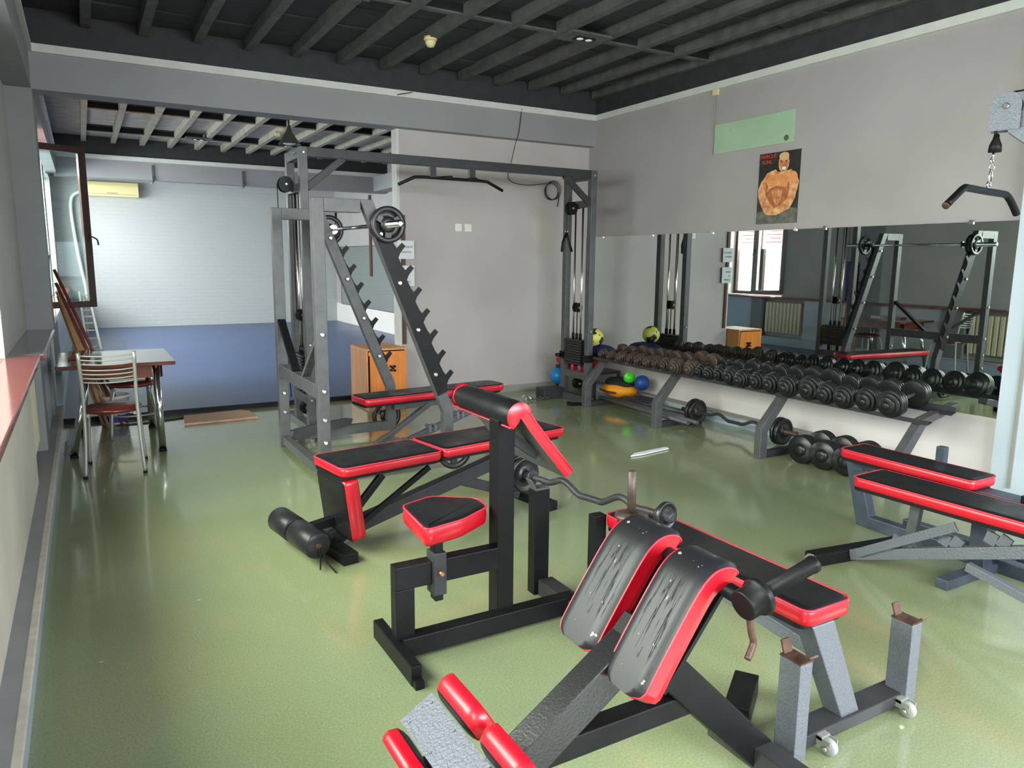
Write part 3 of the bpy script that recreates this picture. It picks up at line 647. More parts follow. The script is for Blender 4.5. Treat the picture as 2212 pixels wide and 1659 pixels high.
# crossover machine
XT1,XT2,YA,YC=1.70,4.75,6.60,7.06
t=thing('cable_crossover','tall grey cable crossover machine with two weight towers and a top beam','cable machine',(3.2,6.8,0))
for X,side in ((XT1,-1),(XT2,1)):
    for yy in (YA,YC): put('upright',MB().box((X-.035,yy-.035,.0),(X+.035,yy+.035,2.5)),M_steel,t,bevel=.004)
    for za,zb in ((2.41,2.5),(2.13,2.2),(.26,.34)): put('tower_crossbar',MB().box((X-.034,YA+.035,za),(X+.034,YC-.035,zb)),M_steel,t,bevel=.003)
    put('base_beam',MB().box((X-.045,YA-(.25 if side<0 else .06),0),(X+.045,YC+.3,.07)),M_steel,t,bevel=.004)
    m=MB()
    for yy in (YA+.16,YC-.16): m.cyl((X,yy,.3),(X,yy,2.15),.011,n=12)
    put('guide_rods',m,M_rod,t)
    n=10
    for k in range(n):
        z=.42+k*.028;put('stack_plate',MB().box((X-.06,YA+.07,z),(X+.06,YC-.07,z+.024)),M_iron,t,bevel=.003)
    m=MB()
    for yy in (YA+.16,YC-.16,(YA+YC)/2): m.cyl((X,yy,.7),(X,yy,.76),.017,n=12)
    put('stack_head',m,M_rub,t)
    put('stack_buffer',MB().cyl((X,YA+.16,.34),(X,YA+.16,.42),.02,n=12).cyl((X,YC-.16,.34),(X,YC-.16,.42),.02,n=12),mat('red buffer',(180,50,60),.5) if side>0 else M_rub,t)
    def pulley(c,r,arm=None,nm='pulley_block',mm=M_rub):
        c=V(c);p=MB();p.lathe(c-V((0,.022,0)),(0,1,0),[(r,0),(r*.86,.01),(r*.8,.022),(r*.86,.034),(r,.044)],28)
        pl=put(nm,p,mm,t)
        o=rrect(-r*.9,-r*1.05,r*.9,r*1.05,r*.85,6)
        for s_ in (-1,1): put('cheek_plate',MB().prism(o,c+V((0,s_*.032,0)),(1,0,0),(0,0,1),.005),M_black,pl)
        if arm:put('pulley_arm',MB().beam(c,arm,.06,.05),M_black,pl)
        b=MB();hexbolt(b,c-V((0,.036,0)),(0,-1,0),.012,.014);put('axle_bolt',b,M_bolt,pl)
        return pl
    yc=(YA+YC)/2
    pulley((X-.10 if side<0 else X-.11,yc,2.12 if side>0 else 2.2),.065,(X,yc,2.15))
    pulley((X,yc,1.05),.05)
    pulley((X-.0,yc-.04,.2),.055)
    cx=X-.165
    c=MB().tube([(cx,yc,2.12),(cx,yc,1.95),(cx,yc,1.85)],.004,6) if side>0 else MB().tube([(X-.17,yc,2.2),(X-.16,yc,1.6),(X-.12,yc,.3)],.004,6)
    put('cable',c,M_rub,t)
    c=MB().tube([(X-.045,yc,2.12),(X-.04,yc,1.05)],.004,6,cr=False).tube([(X,yc+.0,1.0),(X,yc,.74)],.006,6,cr=False).tube([(X+.045,yc,1.06),(X+.03,yc,.24)],.004,6,cr=False)
    put('cable',c,M_rub,t)
    sg=1 if side<0 else -1
    put('diagonal_brace',MB().beam((X+sg*.03,YA,2.16),(X+sg*.36,YA,2.43),.04,.06),M_steeld,t,bevel=.003)
    b=MB()
    for z in (2.45,.3,.8): hexbolt(b,(X,YA-.036,z),(0,-1,0))
    hexbolt(b,(X-sg*.036,YA+.1,2.455),(-sg,0,0),.008);hexbolt(b,(X-sg*.036,YA+.16,2.455),(-sg,0,0),.008)
    put('bolts',b,M_bolt,t)
put('top_beam',MB().box((XT1+.035,YA-.03,2.42),(XT2-.035,YA+.05,2.5)),M_steeld,t,bevel=.003)
put('clamp_collar',MB().box((XT2-.05,YA-.04,.46),(XT2+.05,YA+.04,.54)),M_rub,t);put('clamp_collar',MB().box((XT2-.05,YC-.04,.46),(XT2+.05,YC+.04,.54)),M_rub,t);put('clamp_knob',MB().cyl((XT2-.05,YC,.5),(XT2-.12,YC,.5),.02),M_rub,t)
put('foot_plate',MB().box((XT2-.3,7.02,.0),(XT2-.02,7.2,.12)),M_steeld,t,bevel=.005)
# pull-up bar
pu=MB().tube([(2.56,YA-.02,2.235),(2.72,YA-.02,2.31),(2.80,YA-.02,2.315),(3.4,YA-.02,2.315),(3.48,YA-.02,2.31),(3.65,YA-.02,2.235)],.015,10,cr=False)
put('pull_up_bar',pu,M_rub,t)
put('bar_hanger',MB().box((2.87,YA-.04,2.32),(2.93,YA,2.42)),M_steeld,t);put('bar_hanger',MB().box((3.28,YA-.04,2.32),(3.34,YA,2.42)),M_steeld,t)
put('inner_grip',MB().tube([(2.95,YA-.02,2.315),(3.03,YA-.02,2.325),(3.05,YA-.12,2.32)],.013,8,cr=False).tube([(3.22,YA-.12,2.31),(3.32,YA-.1,2.32),(3.36,YA-.02,2.325)],.013,8,cr=False),M_rub,t)
# V rope handle on right tower
t=thing('rope_handle','short black two-armed pull handle hanging on the right cable tower','cable handle',(4.58,6.83,1.72))
m=MB().tube([(4.585,6.83,1.86),(4.54,6.83,1.76),(4.51,6.80,1.66)],.014,10,cr=False).tube([(4.585,6.83,1.86),(4.62,6.83,1.76),(4.64,6.80,1.66)],.014,10,cr=False)
put('grip_arm',m,M_rub,t);put('ring',MB().torus((4.585,6.83,1.875),(0,1,0),.014,.004,14,6),M_chrome,t)

# rack
t=thing('squat_rack','grey steel bench press rack with slanted hook plates','rack',(1.8,5.6,0))
XP=1.37
for yy,lab in ((5.0,'near'),(6.2,'far')):
    W=.065
    put('upright',MB().box((XP-.04,yy-W/2,0),(XP+.04,yy+W/2,1.955)),M_steel,t,bevel=.004)
    put('top_bar',MB().box((XP+.04,yy-W/2,1.865),(1.66,yy+W/2,1.955)),M_steel,t,bevel=.003)
    put('slanted_post',MB().beam((1.695,yy,1.945),(2.315,yy,.44),W,.085,up=(0,1,0)) if False else MB().prism([(1.655,1.955),(1.745,1.955),(2.345,.46),(2.345,0.05),(2.265,0.05),(2.265,.43)],(0,yy,0),(1,0,0),(0,0,1),W),M_steel,t,bevel=.004)
    put('base_rail',MB().box((XP+.04,yy-W/2,.05),(2.27,yy+W/2,.13)),M_steel,t,bevel=.003)
    # hook plate
    d=V((2.345-1.745,0,.46-1.955)).normalized();nrm=V((-d.z,0,d.x))
    Lh=1.32;poly=[(0.02,-.085)];step=Lh/8
    poly=[(0,-.08),(0,0.02)]
    for k in range(8):
        a=k*step+.03
        poly+=[(a+.0,.025),(a+.035,.035),(a+.015,.085),(a+.045,.1),(a+.075,.045),(a+.1,.02)]
    poly+=[(Lh+.02,.0),(Lh+.02,-.08)]
    o=V((1.745,0,1.955))+d*.13
    poly=[(p[0],-p[1]) for p in poly]
    sgn=-1
    pl=MB().prism(poly[::-1],o+V((0,(yy-W/2-.005) if yy<6 else (yy+W/2+.005),0)),d,-nrm,.008)
    put('hook_plate',pl,M_black,t)
    b=MB()
    for k in range(4):
        p=o+d*(.1+k*.36)-nrm*.04;hexbolt(b,p+V((0,yy-W/2-.01,0)),(0,-1,0),.016,.016)
    for z in (.30,.46,.66,1.05): hexbolt(b,(XP,yy-W/2,z),(0,-1,0),.016,.016)
    put('bolts',b,M_bolt,t)
    pg=MB().cyl((2.3,yy,.155),(2.3,yy-.22 if yy<6 else yy+.2,.155),.018)
    put('plate_peg',pg,M_steel,t)
put('rear_crossbar',MB().box((XP-.035,5.03,.60),(XP+.035,6.17,.70)),M_steel,t,bevel=.004)
put('rear_crossbar',MB().box((XP-.03,5.03,.03),(XP+.03,6.17,.1)),M_steel,t,bevel=.004)
put('diagonal_brace',MB().beam((XP,6.17,1.06),(XP,5.72,.7),.03,.06,up=(1,0,0)),M_black,t,bevel=.003)
put('diagonal_brace',MB().beam((XP,5.03,1.02),(XP,5.45,.7),.03,.06,up=(1,0,0)),M_steel,t,bevel=.003)
put('spotter_bracket',MB().prism([(0,0),(.5,.09),(.52,.14),(.46,.15),(.02,.1)],(1.42,6.16,.05),(1,0,0),(0,0,1),.03),M_steeld,t)
# barbell on rack
def barbell(p0,p1,sleeve,lab,plates,s2=None,curl=False,mid=None,grp=None,rb=.014,rs=.025,ms=M_chrome,mb_=M_chrome,name='barbell'):
    p0=V(p0);p1=V(p1);ax=(p1-p0).normalized();Lb=(p1-p0).length
    t=thing(name,lab,'barbell',(p0+p1)/2-V((0,0,.03)),0,grp)
    a=p0+ax*sleeve;b=p1-ax*(s2 or sleeve)
    if curl:
        side=mid;pts=[a]
        q=[(.08,.0),(.16,0.0),(.24,.022),(.30,.02),(.40,-.018),(.46,-.02),(.54,-.02),(.60,-.018),(.70,.02),(.76,.022),(.84,0.0),(.92,0)]
        for s_,o in q: pts.append(a.lerp(b,s_)+V(side)*o)
        pts.append(b);put('bar',MB().tube(pts,rb,10),mb_,t)
    else: put('bar',MB().cyl(a,b,rb,n=14),mb_,t)
    for P0,P1 in ((p0,a),(p1,b)):
        ls=(P1-P0).length
        put('sleeve',MB().lathe(P0,P1-P0,[(rs*.5,0),(rs,.004),(rs,ls-.012),(rs*1.5,ls-.012),(rs*1.5,ls)],20),ms,t)
    for pos,r,w,op in plates:
        c=p0+ax*pos
        pm=MB();(openplate if op else plate_disc)(pm,c,ax,r,w)
        put('weight_plate',pm,M_iron,t)
    return t
barbell((1.84,4.70,1.79),(1.84,6.62,1.80),.40,'chrome barbell with two small black plates resting at the top of the rack',[(.235,.125,.035,True),(.28,.12,.03,False),(1.66,.125,.035,True)])
# plates on rack pegs
for c,lab in (((2.3,6.3,.155),'black grip weight plate on the far foot peg of the rack'),((2.3,4.86,.155),'black grip weight plate on the near foot peg of the rack')):
    t=thing('weight_plate',lab,'weight plate',c,0,'plates on the rack foot pegs')
    put('iron_disc',openplate(MB(),c,(0,1,0),.135,.035),M_iron,t)

# generic bench helper
def benchpad(t,cx,cy,rz,L0,L1,w,z,th=.075,name='seat_pad',tilt=0,taper=0,r=.035,mt=None):
    x=V((math.cos(rz)*math.cos(tilt),math.sin(rz)*math.cos(tilt),math.sin(tilt)));y=V((-math.sin(rz),math.cos(rz),0))
    out=rrect(L0,-w/2,L1,w/2,r) if not taper else rpoly([(L0,-w/2),(L1-taper,-w/2),(L1,-w/2+taper),(L1,w/2-taper),(L1-taper,w/2),(L0,w/2)],r)
    m=MB().pad(out,V((cx,cy,z-th)),x,y,th)
    p=put(name,m,[mt or M_vin,M_red],t)
    zz=x.cross(y);pts=[V((cx,cy,z-th))+x*a+y*b+zz*(th-.006) for a,b in out];pts.append(pts[0])
    put('piping',MB().tube(pts,.0045,6,cr=False),M_redp,p)
    q=MB().prism([(a*.98,b*.94) for a,b in out],V((cx,cy,z-th))-zz*.008,x,y,.016);put('underside_board',q,M_rub,p)
    return p
# bench B in rack
t=thing('flat_bench','long red and black bench inside the squat rack','bench',(2.4,5.4,0))
rz=math.radians(7)
benchpad(t,1.782,5.51,rz,0,1.34,.275,.50,th=.055,taper=.05)
u=V((math.cos(rz),math.sin(rz),0));vv=V((-math.sin(rz),math.cos(rz),0));o=V((1.782,5.51,0))
Q=lambda a,b,z:o+u*a+vv*b+V((0,0,z))
put('spine_beam',MB().beam(Q(.3,0,.39),Q(1.3,0,.39),.06,.05),M_steel,t,bevel=.003)
put('support_strut',MB().beam(Q(.05,-.02,.04),Q(.62,-.02,.38),.04,.04),M_steel,t,bevel=.003)
put('ratchet_beam',MB().beam(Q(.15,-.1,.05),Q(1.1,-.1,.33),.05,.05),M_steel,t,bevel=.003)
m=MB()
for k in range(3):
    p=Q(.3+.27*k,-.1,.12+.08*k);m.frame(p,u,vv,V((0,0,1)),.02,.07,.06);m.frame(p+u*.05,u,vv,V((0,0,1)),.02,.07,.05)
put('ratchet_notch',m,M_silver,t)
put('front_leg',MB().beam(Q(1.15,0,.38),Q(1.3,0,.03),.05,.05),M_steel,t,bevel=.003)
put('cross_foot',MB().beam(Q(1.3,-.2,.025),Q(1.3,.2,.025),.05,.05),M_steel,t,bevel=.003)
put('cross_foot',MB().beam(Q(.1,-.2,.025),Q(.1,.2,.025),.05,.05),M_steel,t,bevel=.003)
# bench A
t=thing('decline_bench','red and black adjustable bench with a foam leg roller in front of the rack','bench',(1.5,3.8,0))
rz=math.radians(9.3);u=V((math.cos(rz),math.sin(rz),0));vv=V((-math.sin(rz),math.cos(rz),0));o=V((1.042,3.775,0));Q=lambda a,b,z:o+u*a+vv*b+V((0,0,z))
benchpad(t,o.x,o.y,rz,0,.62,.355,.50,th=.055)
benchpad(t,o.x,o.y,rz,.63,1.56,.355,.505,th=.055,name='back_pad')
# knee pad hanging at the end: faces -u
m=MB();out=rrect(-.36,-.235,.0,.235,.03);base=Q(.095,0,.435)
tl=V((0,0,1))*.97-u*.0+u*(-.12);tl.normalize();zz=-u;xx=tl;yy=zz.cross(xx).normalized();
# pad plane spanned by (down axis, vv); normal -u
xd=V(tl);yd=(-u - xd*((-u).dot(xd))).normalized();
yv=yd.cross(xd)
m.pad(rrect(-.345,-.17,0,.17,.03),base,xd,yv,.085)
kp=put('knee_pad',m,[M_vin,M_red],t)
put('pad_bracket',MB().beam(Q(.13,0,.4),Q(.17,0,.12),.05,.04,up=tuple(u)),M_black,t,bevel=.003)
put('seat_frame',MB().beam(Q(.1,0,.41),Q(1.5,0,.41),.05,.05),M_black,t,bevel=.003)
put('gusset',MB().beam(Q(.16,0,.2),Q(.33,0,.37),.03,.04),M_black,t,bevel=.003)
put('adjuster_rod',MB().beam(Q(.0,-.03,.03),Q(.62,-.03,.37),.02,.03),M_black,t)
put('main_beam',MB().beam(Q(.02,0.05,.06),Q(1.45,.05,.36),.07,.08),M_steeld,t,bevel=.004)
put('rear_leg',MB().beam(Q(.85,.05,.24),Q(1.35,.05,.05),.06,.06),M_steeld,t,bevel=.004)
put('cross_foot',MB().beam(Q(0.01,-.235,.03),Q(0.01,.27,.03),.085,.06),M_black,t,bevel=.004)
put('cross_foot',MB().beam(Q(1.4,-.25,.03),Q(1.4,.25,.03),.07,.06),M_black,t,bevel=.004)
put('roller_arm',MB().beam(Q(.15,.03,.17),Q(-.13,.03,.14),.045,.05),M_black,t,bevel=.003)
rc=Q(-.15,0.06,.13);rv=(vv*1.0+u*.0).normalized()
m=MB()
for a,b in ((-.26,-.01),(.02,.24)):
    m.lathe(rc+rv*a,rv,[(.02,.0),(.062,0),(.07,.008),(.07,b-a-.008),(.062,b-a),(.02,b-a)],28)
rl=put('foam_roller',m,M_foam,t)
m=MB().cyl(rc-rv*.265,rc+rv*.25,.014,n=12);put('roller_axle',m,M_rustbar,rl)
m=MB().tube([rc-rv*.27+V((.0,0,-.01)),rc-rv*.28+V((0,0,-.06)),rc-rv*.285+V((-.005,0,-.118))],.004,6).tube([rc-rv*.27+V((.015,0,-.01)),rc-rv*.29+V((.02,0,-.07)),rc-rv*.34+V((.05,0,-.124))],.004,6)
put('tie_cord',m,M_rub,rl)
# preacher bench
t=thing('preacher_curl_bench','black framed preacher curl bench with red edged arm pad and wedge seat','preacher bench',(1.4,2.6,0))
put('main_post',MB().box((1.413,2.57,.0),(1.492,2.65,.915)),M_black,t,bevel=.004)
put('base_beam',MB().box((.978,2.535,.01),(1.80,2.6,.09)),M_black,t,bevel=.004)
put('cross_foot',MB().box((.938,2.355,.0),(.98,2.775,.078)),M_black,t,bevel=.004)
put('rubber_foot',MB().box((.942,2.325,0),(.976,2.355,.03)),M_rub,t)
put('front_post',MB().box((.958,2.555,.075),(1.036,2.615,.285)),M_black,t,bevel=.003)
put('seat_beam',MB().box((.958,2.555,.285),(1.413,2.615,.38)),M_black,t,bevel=.003)
put('seat_sleeve',MB().box((1.11,2.535,.24),(1.165,2.61,.415)),M_steeld,t,bevel=.003)
put('seat_post',MB().box((1.12,2.547,.212),(1.155,2.597,.475)),M_black,t,bevel=.002)
b=MB();hexbolt(b,(1.138,2.535,.335),(0,-1,0),.011,.02);put('lock_bolt',b,mat('copper bolt',(170,120,92),.4,metal=.8),t)
m=MB();out=rpoly([(1.058,2.49),(1.235,2.53),(1.392,2.62),(1.405,2.74),(1.24,2.86),(1.082,2.80)],.035)
sp=put('seat_pad',m.pad(out,(0,0,.468),(1,0,0),(0,1,0),.077),[M_vin,M_red],t)
zz=V((0,0,.539));pts=[V((a,b_,0))+zz for a,b_ in out];pts.append(pts[0]);put('piping',MB().tube(pts,.0045,6,cr=False),M_redp,sp)
# arm pad: profile in XZ swept along Y
def sweep(path,y0,y1,th,nrmsign,crown=0,ends=True,mtop=0,mside=1,rc=0):
    """curved pad: path of (x,z) top-surface points, width along Y"""
    mb=MB();P=[V((p[0],0,p[1])) for p in path]
    if rc:
        out=[]
        for i in range(len(P)-1):
            a=P[max(i-1,0)];b=P[i];c=P[i+1];d=P[min(i+2,len(P)-1)]
            for k in range(4):
                t=k/4;out.append(.5*((2*b)+(c-a)*t+(2*a-5*b+4*c-d)*t*t+(3*b-a-3*c+d)*t**3))
        out.append(P[-1]);P=out
    n=len(P);ny=9
    D=[0]
    for i in range(1,n):D.append(D[-1]+(P[i]-P[i-1]).length)
    def ins(i):
        d=min(D[i],D[-1]-D[i])
        return rc-math.sqrt(max(0,rc*rc-(rc-d)**2)) if (rc and d<rc) else 0
    def nr(i):
        d=(P[min(i+1,n-1)]-P[max(i-1,0)]).normalized();return V((-d.z,0,d.x))*nrmsign
    rows=[]
    for i in range(n):
        nn=nr(i);row=[]
        for j in range(ny+1):
            s=j/ny;q=ins(i);yy=y0+q+(y1-y0-2*q)*s;e=min(s,1-s)*(y1-y0);drop=0
            if e<.02: drop=.014*(1-math.sqrt(max(0,1-((.02-e)/.02)**2)))
            ei=min(i,n-1-i)
            row.append(P[i]+V((0,yy,0))-nn*(drop))
        rows.append(row)
    mb.e0=[r_[0] for r_ in rows];mb.e1=[r_[-1] for r_ in rows]
    vs=[v for r_ in rows for v in r_];fs=[(i*(ny+1)+j,(i+1)*(ny+1)+j,(i+1)*(ny+1)+j+1,i*(ny+1)+j+1) for i in range(n-1) for j in range(ny)]
    mb.add(vs,fs,mtop,True)
    low=[[P[i]-nr(i)*th+V((0,yy,0)) for yy in (y0+ins(i),y1-ins(i))] for i in range(n)]
    for j,jj in ((0,0),(ny,1)):
        vs=[];
        for i in range(n): vs+=[rows[i][j],rows[i][j]-nr(i)*(th*.5)+V((0,(-.004 if jj==0 else .004),0)),low[i][jj]]
        fs=[]
        for i in range(n-1):
            for k in (0,1): fs.append((i*3+k,(i+1)*3+k,(i+1)*3+k+1,i*3+k+1))
        mb.add(vs,fs,mside,False)
    vs=[v for r_ in low for v in r_];mb.add(vs,[(i*2,i*2+1,(i+1)*2+1,(i+1)*2) for i in range(n-1)],2,False)
    for i in (0,n-1):
        vs=rows[i]+low[i];k=ny+1;mb.add(vs,[tuple(range(k))+(k+1,k)],mside,False)
    return mb
def arc(cx,cz,r,a0,a1,n=8): return [(cx+r*math.cos(math.radians(a0+(a1-a0)*i/n)),cz+r*math.sin(math.radians(a0+(a1-a0)*i/n))) for i in range(n+1)]
# arm pad
AY0,AY1=2.50,3.02;AC=(1.472,.938);AR=.06
path=arc(AC[0],AC[1],AR,225,48,14)+[(1.56,.915),(1.62,.84),(1.68,.768),(1.745,.69)]
sw=sweep(path,AY0,AY1,.058,1)
ap=put('arm_pad',sw,[M_vin,M_red,M_steel],t)
for yy,s_ in ((AY0,-1),(AY1,1)):
    m=MB();pts=arc(AC[0],AC[1],AR*.97,240,20,14);m.add([V((AC[0],yy+s_*.004,AC[1]-.01))]+[V((a,yy,b_)) for a,b_ in pts]+[V((a*.45+AC[0]*.55,yy+s_*.014,b_*.45+AC[1]*.55)) for a,b_ in pts],[(1+i,2+i,17+i,16+i) for i in range(14)]+[(0,16+i,17+i) for i in range(14)],0,True)
    put('end_cover',m,M_red,ap)
put('piping',MB().tube(sw.e0,.0045,6,cr=False),M_redp,ap)
put('piping',MB().tube([V((path[0][0],AY0,path[0][1])),V((path[0][0],AY1,path[0][1]))],.0045,6,cr=False),M_redp,ap)
put('piping',MB().tube(sw.e1,.0045,6,cr=False),M_redp,ap)
put('pad_support',MB().beam((1.45,2.61,.86),(1.62,2.61,.74),.04,.04),M_steeld,t)
# cradle uprights with EZ bar
put('bar_upright',MB().box((1.73,2.79,.0),(1.81,2.85,.51)),M_black,t,bevel=.003)
put('bar_upright',MB().box((1.80,2.42,.0),(1.86,2.47,.49)),M_black,t,bevel=.003)
put('bar_cradle',MB().box((1.735,2.79,.51),(1.805,2.85,.518)).beam((1.738,2.82,.515),(1.712,2.82,.56),.05,.006).beam((1.802,2.82,.515),(1.828,2.82,.56),.05,.006),M_steel,t)
put('upright_foot',MB().box((1.75,2.2,.0),(1.83,2.79,.075)),M_steeld,t,bevel=.004)
barbell((1.745,3.08,.535),(1.91,2.07,.575),.2,'curved curl bar with black plates across the preacher bench cradles',[(.09,.09,.03,True),(.13,.085,.025,False),(.99,.058,.02,False)],s2=.07,curl=True,mid=(0,0,1),rb=.0145,rs=.022,ms=M_steeld,mb_=M_steeld,name='curl_bar')
# ------------------------------------------------------------------ hyperextension bench
t=thing('hyperextension_bench','foreground back extension bench with two worn split pads on a black frame','hyperextension bench',(1.25,1.45,0))
path=[(1.06,.455),(1.09,.495),(1.15,.58),(1.22,.68)]+arc(1.355,.675,.118,118,38,8)+[(1.475,.69)]
path=[(1.095,.49),(1.13,.545),(1.17,.605),(1.215,.67),(1.255,.725),(1.29,.765),(1.33,.79),(1.375,.795),(1.415,.78),(1.44,.75)]
for y0,y1,dx_ in ((1.525,1.70,.03),(1.28,1.435,0)):
    pth=[(a+dx_,b_) for a,b_ in path]
    sw=sweep(pth,y0,y1,.07,1,rc=.035)
    hp=put('hip_pad',sw,[M_worn,M_red,M_black],t)
    loop=list(sw.e0)+list(sw.e1)[::-1];loop.append(loop[0])
    put('piping',MB().tube(loop,.003,6,cr=False),M_redp,hp)
Yh=1.46
put('pad_plate',MB().beam((1.19,Yh,.48),(1.38,Yh,.71),.34,.012,up=(-.7,0,.7)),M_black,t)
put('long_beam',MB().beam((1.24,Yh,.545),(.44,Yh,.02),.08,.1),mat('gloss black frame paint',(26,26,28),.28,spec=.7,bump=.25,bscale=140,bdist=.002),t,bevel=.005)
put('front_leg_beam',MB().beam((1.19,Yh,.575),(1.74,Yh,.03),.08,.1),M_black,t,bevel=.005)
put('cross_brace',MB().box((.92,Yh-.03,.27),(1.45,Yh+.03,.335)),M_black,t,bevel=.004)
put('cross_foot',MB().box((1.69,1.05,.0),(1.765,1.62,.075)),M_steeld,t,bevel=.004)
put('cross_foot',MB().box((.36,1.15,.0),(.44,1.72,.075)),M_steeld,t,bevel=.004)
put('side_foot',MB().beam((1.995,1.735,.04),(1.80,1.60,.04),.085,.08),M_black,t,bevel=.004)
put('handle_crossbar',MB().cyl((1.38,1.19,.715),(1.40,1.70,.735),.022,n=16),M_black,t)
# handles
hb=MB();c0=V((1.335,1.19,.725));dx=V((.95,-.03,.24)).normalized()
hb.lathe(c0,dx,[(.036,0),(.039,.004),(.039,.046),(.046,.048),(.048,.052),(.048,.062),(.046,.066),(.034,.066),(.032,.048),(.018,.048)],28)
hb.lathe(c0+dx*.055,dx,[(.02,0),(.021,.185),(.023,.187),(.023,.2),(.012,.2)],20)
hh=put('handle',hb,M_black,t)
put('hook_pin',MB().tube([c0+dx*.03+V((0,0,-.045)),c0+dx*.04+V((0,0,-.09)),c0+dx*.045+V((.004,0,-.12)),c0+dx*.02+V((0,-.01,-.145))],.009,8),M_rustbar,hh)
hb=MB();c0=V((1.41,1.71,.735));dz=V((.01,0.04,1)).normalized()
hb.lathe(c0,dz,[(.042,0),(.044,.003),(.044,.038),(.05,.04),(.052,.044),(.05,.052),(.02,.056)],28)
hb.lathe(c0+dz*.055,dz,[(.0135,0),(.0135,.13),(.008,.133)],16)
put('handle',hb,M_rust,t)
# ankle assembly
put('ankle_post',MB().beam((.655,Yh,.16),(.640,Yh,.39),.05,.05,up=(1,0,0)),M_black,t,bevel=.003)
pc=V((.652,1.445,.435));ua=V((.86,0,.51)).normalized();nb=V((-.51,0,.86))
m=MB().frame(pc,ua,V((0,1,0)),nb,.10,.32,.008)
for a,b_ in ((-.035,.13),(.035,.13),(-.035,.0),(.035,.0)):m.lathe(pc+ua*a+V((0,b_,0))+nb*.004,nb,[(.004,0),(.003,.002)],8)
put('ankle_plate',m,mat('lavender grey hammered plate',(98,100,112),.5,metal=.4,var=.1,vscale=120,bump=.6,bscale=130,bdist=.004),t)
for s_,a0 in ((1,.075),(-1,-.085)):
    for y0,y1 in ((1.42,1.53),(1.06,1.36)):
        if s_==1: y0,y1=((1.395,1.60) if y0>1.2 else (1.17,1.365))
        else: y0,y1=((1.40,1.59) if y0>1.2 else (1.17,1.385))
        m=MB();zf=ua*(-s_);yv_=zf.cross(V((0,1,0)));c_=pc+ua*(.118 if s_>0 else -.108)-nb*.01
        m.pad(rrect(y0,-.05,y1,.05,.046,6),V((c_.x,0,c_.z)),V((0,1,0)),yv_,.06 if s_>0 else .05,0,1,.022)
        put('ankle_pad',m,[M_vin,M_red],t)
# ------------------------------------------------------------------ bench C
t=thing('wheeled_flat_bench','long flat bench with silver leg, two bar cradles and castor wheels','bench',(2.0,1.9,0))
benchpad(t,1.958,2.425,-PI/2,0,1.035,.215,.5,th=.06,name='seat_pad')
Yl=1.44
put('front_leg',MB().prism([(1.895,.43),(2.0,.43),(2.175,.05),(2.085,.05)],(0,Yl,0),(1,0,0),(0,0,1),.075),M_silver,t,bevel=.004)
put('base_beam',MB().box((1.84,1.39,.02),(2.44,1.475,.065)),M_steeld,t,bevel=.004)
for X,h_ in ((1.845,.335),(2.415,.325)):
    c_=put('cradle_post',MB().box((X-.028,1.375,.0),(X+.028,1.455,h_)),M_silver,t,bevel=.003)
    q=MB();q.box((X-.03,1.375,h_),(X+.03,1.455,h_+.006));q.beam((X,1.448,h_+.004),(X,1.462,h_+.045),.006,.038,up=(1,0,0));q.beam((X,1.382,h_+.004),(X,1.352,h_+.035),.006,.038,up=(1,0,0))
    put('cradle_claw',q,M_rustbar,c_)
put('diagonal_brace',MB().beam((2.0,1.46,.30),(1.965,2.1,.38),.04,.05),M_silver,t,bevel=.003)
put('spine_beam',MB().beam((1.965,1.5,.405),(1.965,2.38,.405),.05,.045),M_steel,t,bevel=.003)
put('rear_leg',MB().box((1.93,2.34,.03),(2.0,2.4,.40)),M_steel,t,bevel=.003)
put('cross_foot',MB().box((1.86,2.33,.0),(2.2,2.4,.05)),M_steel,t,bevel=.003)
for X in (1.955,2.37):
    w_=MB();w_.lathe((X-.01,1.355,.028),(1,0,0),[(.01,0),(.026,.002),(.028,.006),(.028,.02),(.026,.024),(.01,.026)],24)
    wh=put('castor_wheel',w_,mat('grey castor tyre',(150,150,148),.4),t)
    put('castor_fork',MB().box((X-.016,1.34,.028),(X-.012,1.39,.055)).box((X+.02,1.34,.028),(X+.024,1.39,.055)).box((X-.016,1.37,.045),(X+.024,1.4,.06)),M_alum,wh)
    b=MB();hexbolt(b,(X-.018,1.355,.028),(-1,0,0),.009,.008);put('axle_bolt',b,M_chrome,wh)
# ------------------------------------------------------------------ benches D and E
t=thing('flat_bench','red and black flat bench on a blue-grey frame by the right wall','bench',(3.8,2.3,0))
benchpad(t,3.855,2.69,-PI/2,0,.757,.225,.5,th=.055,taper=0)
put('front_leg',MB().prism([(2.72,.43),(2.80,.43),(2.68,.0),(2.58,.0)][::-1],(3.98,0,0),(0,1,0),(0,0,1),.07),M_navy,t,bevel=.004)
put('front_leg',MB().beam((3.7,2.6,.43),(3.92,2.62,.05),.06,.05),M_navy,t,bevel=.004) if False else None
put('base_beam',MB().box((3.94,1.2,.0),(4.01,2.6,.07)),M_navy,t,bevel=.004)
put('base_beam',MB().box((4.12,1.2,.0),(4.18,2.5,.06)),M_navy,t,bevel=.004)
put('frame_rail',MB().box((3.80,1.2,.405),(3.91,2.62,.44)),M_navy,t,bevel=.004)
put('cross_frame',MB().box((3.84,2.6,.36),(4.0,2.66,.425)),M_navy,t,bevel=.004)
put('rear_post',MB().box((3.975,2.22,.42),(4.02,2.265,.575)).box((3.9,2.22,.41),(4.02,2.265,.425)),M_navy,t,bevel=.003)
put('center_post',MB().box((3.78,1.86,.03),(3.86,1.94,.39)),M_navy,t,bevel=.003)
put('cross_foot',MB().box((3.5,1.87,.0),(4.18,1.93,.05)),M_navy,t,bevel=.003)
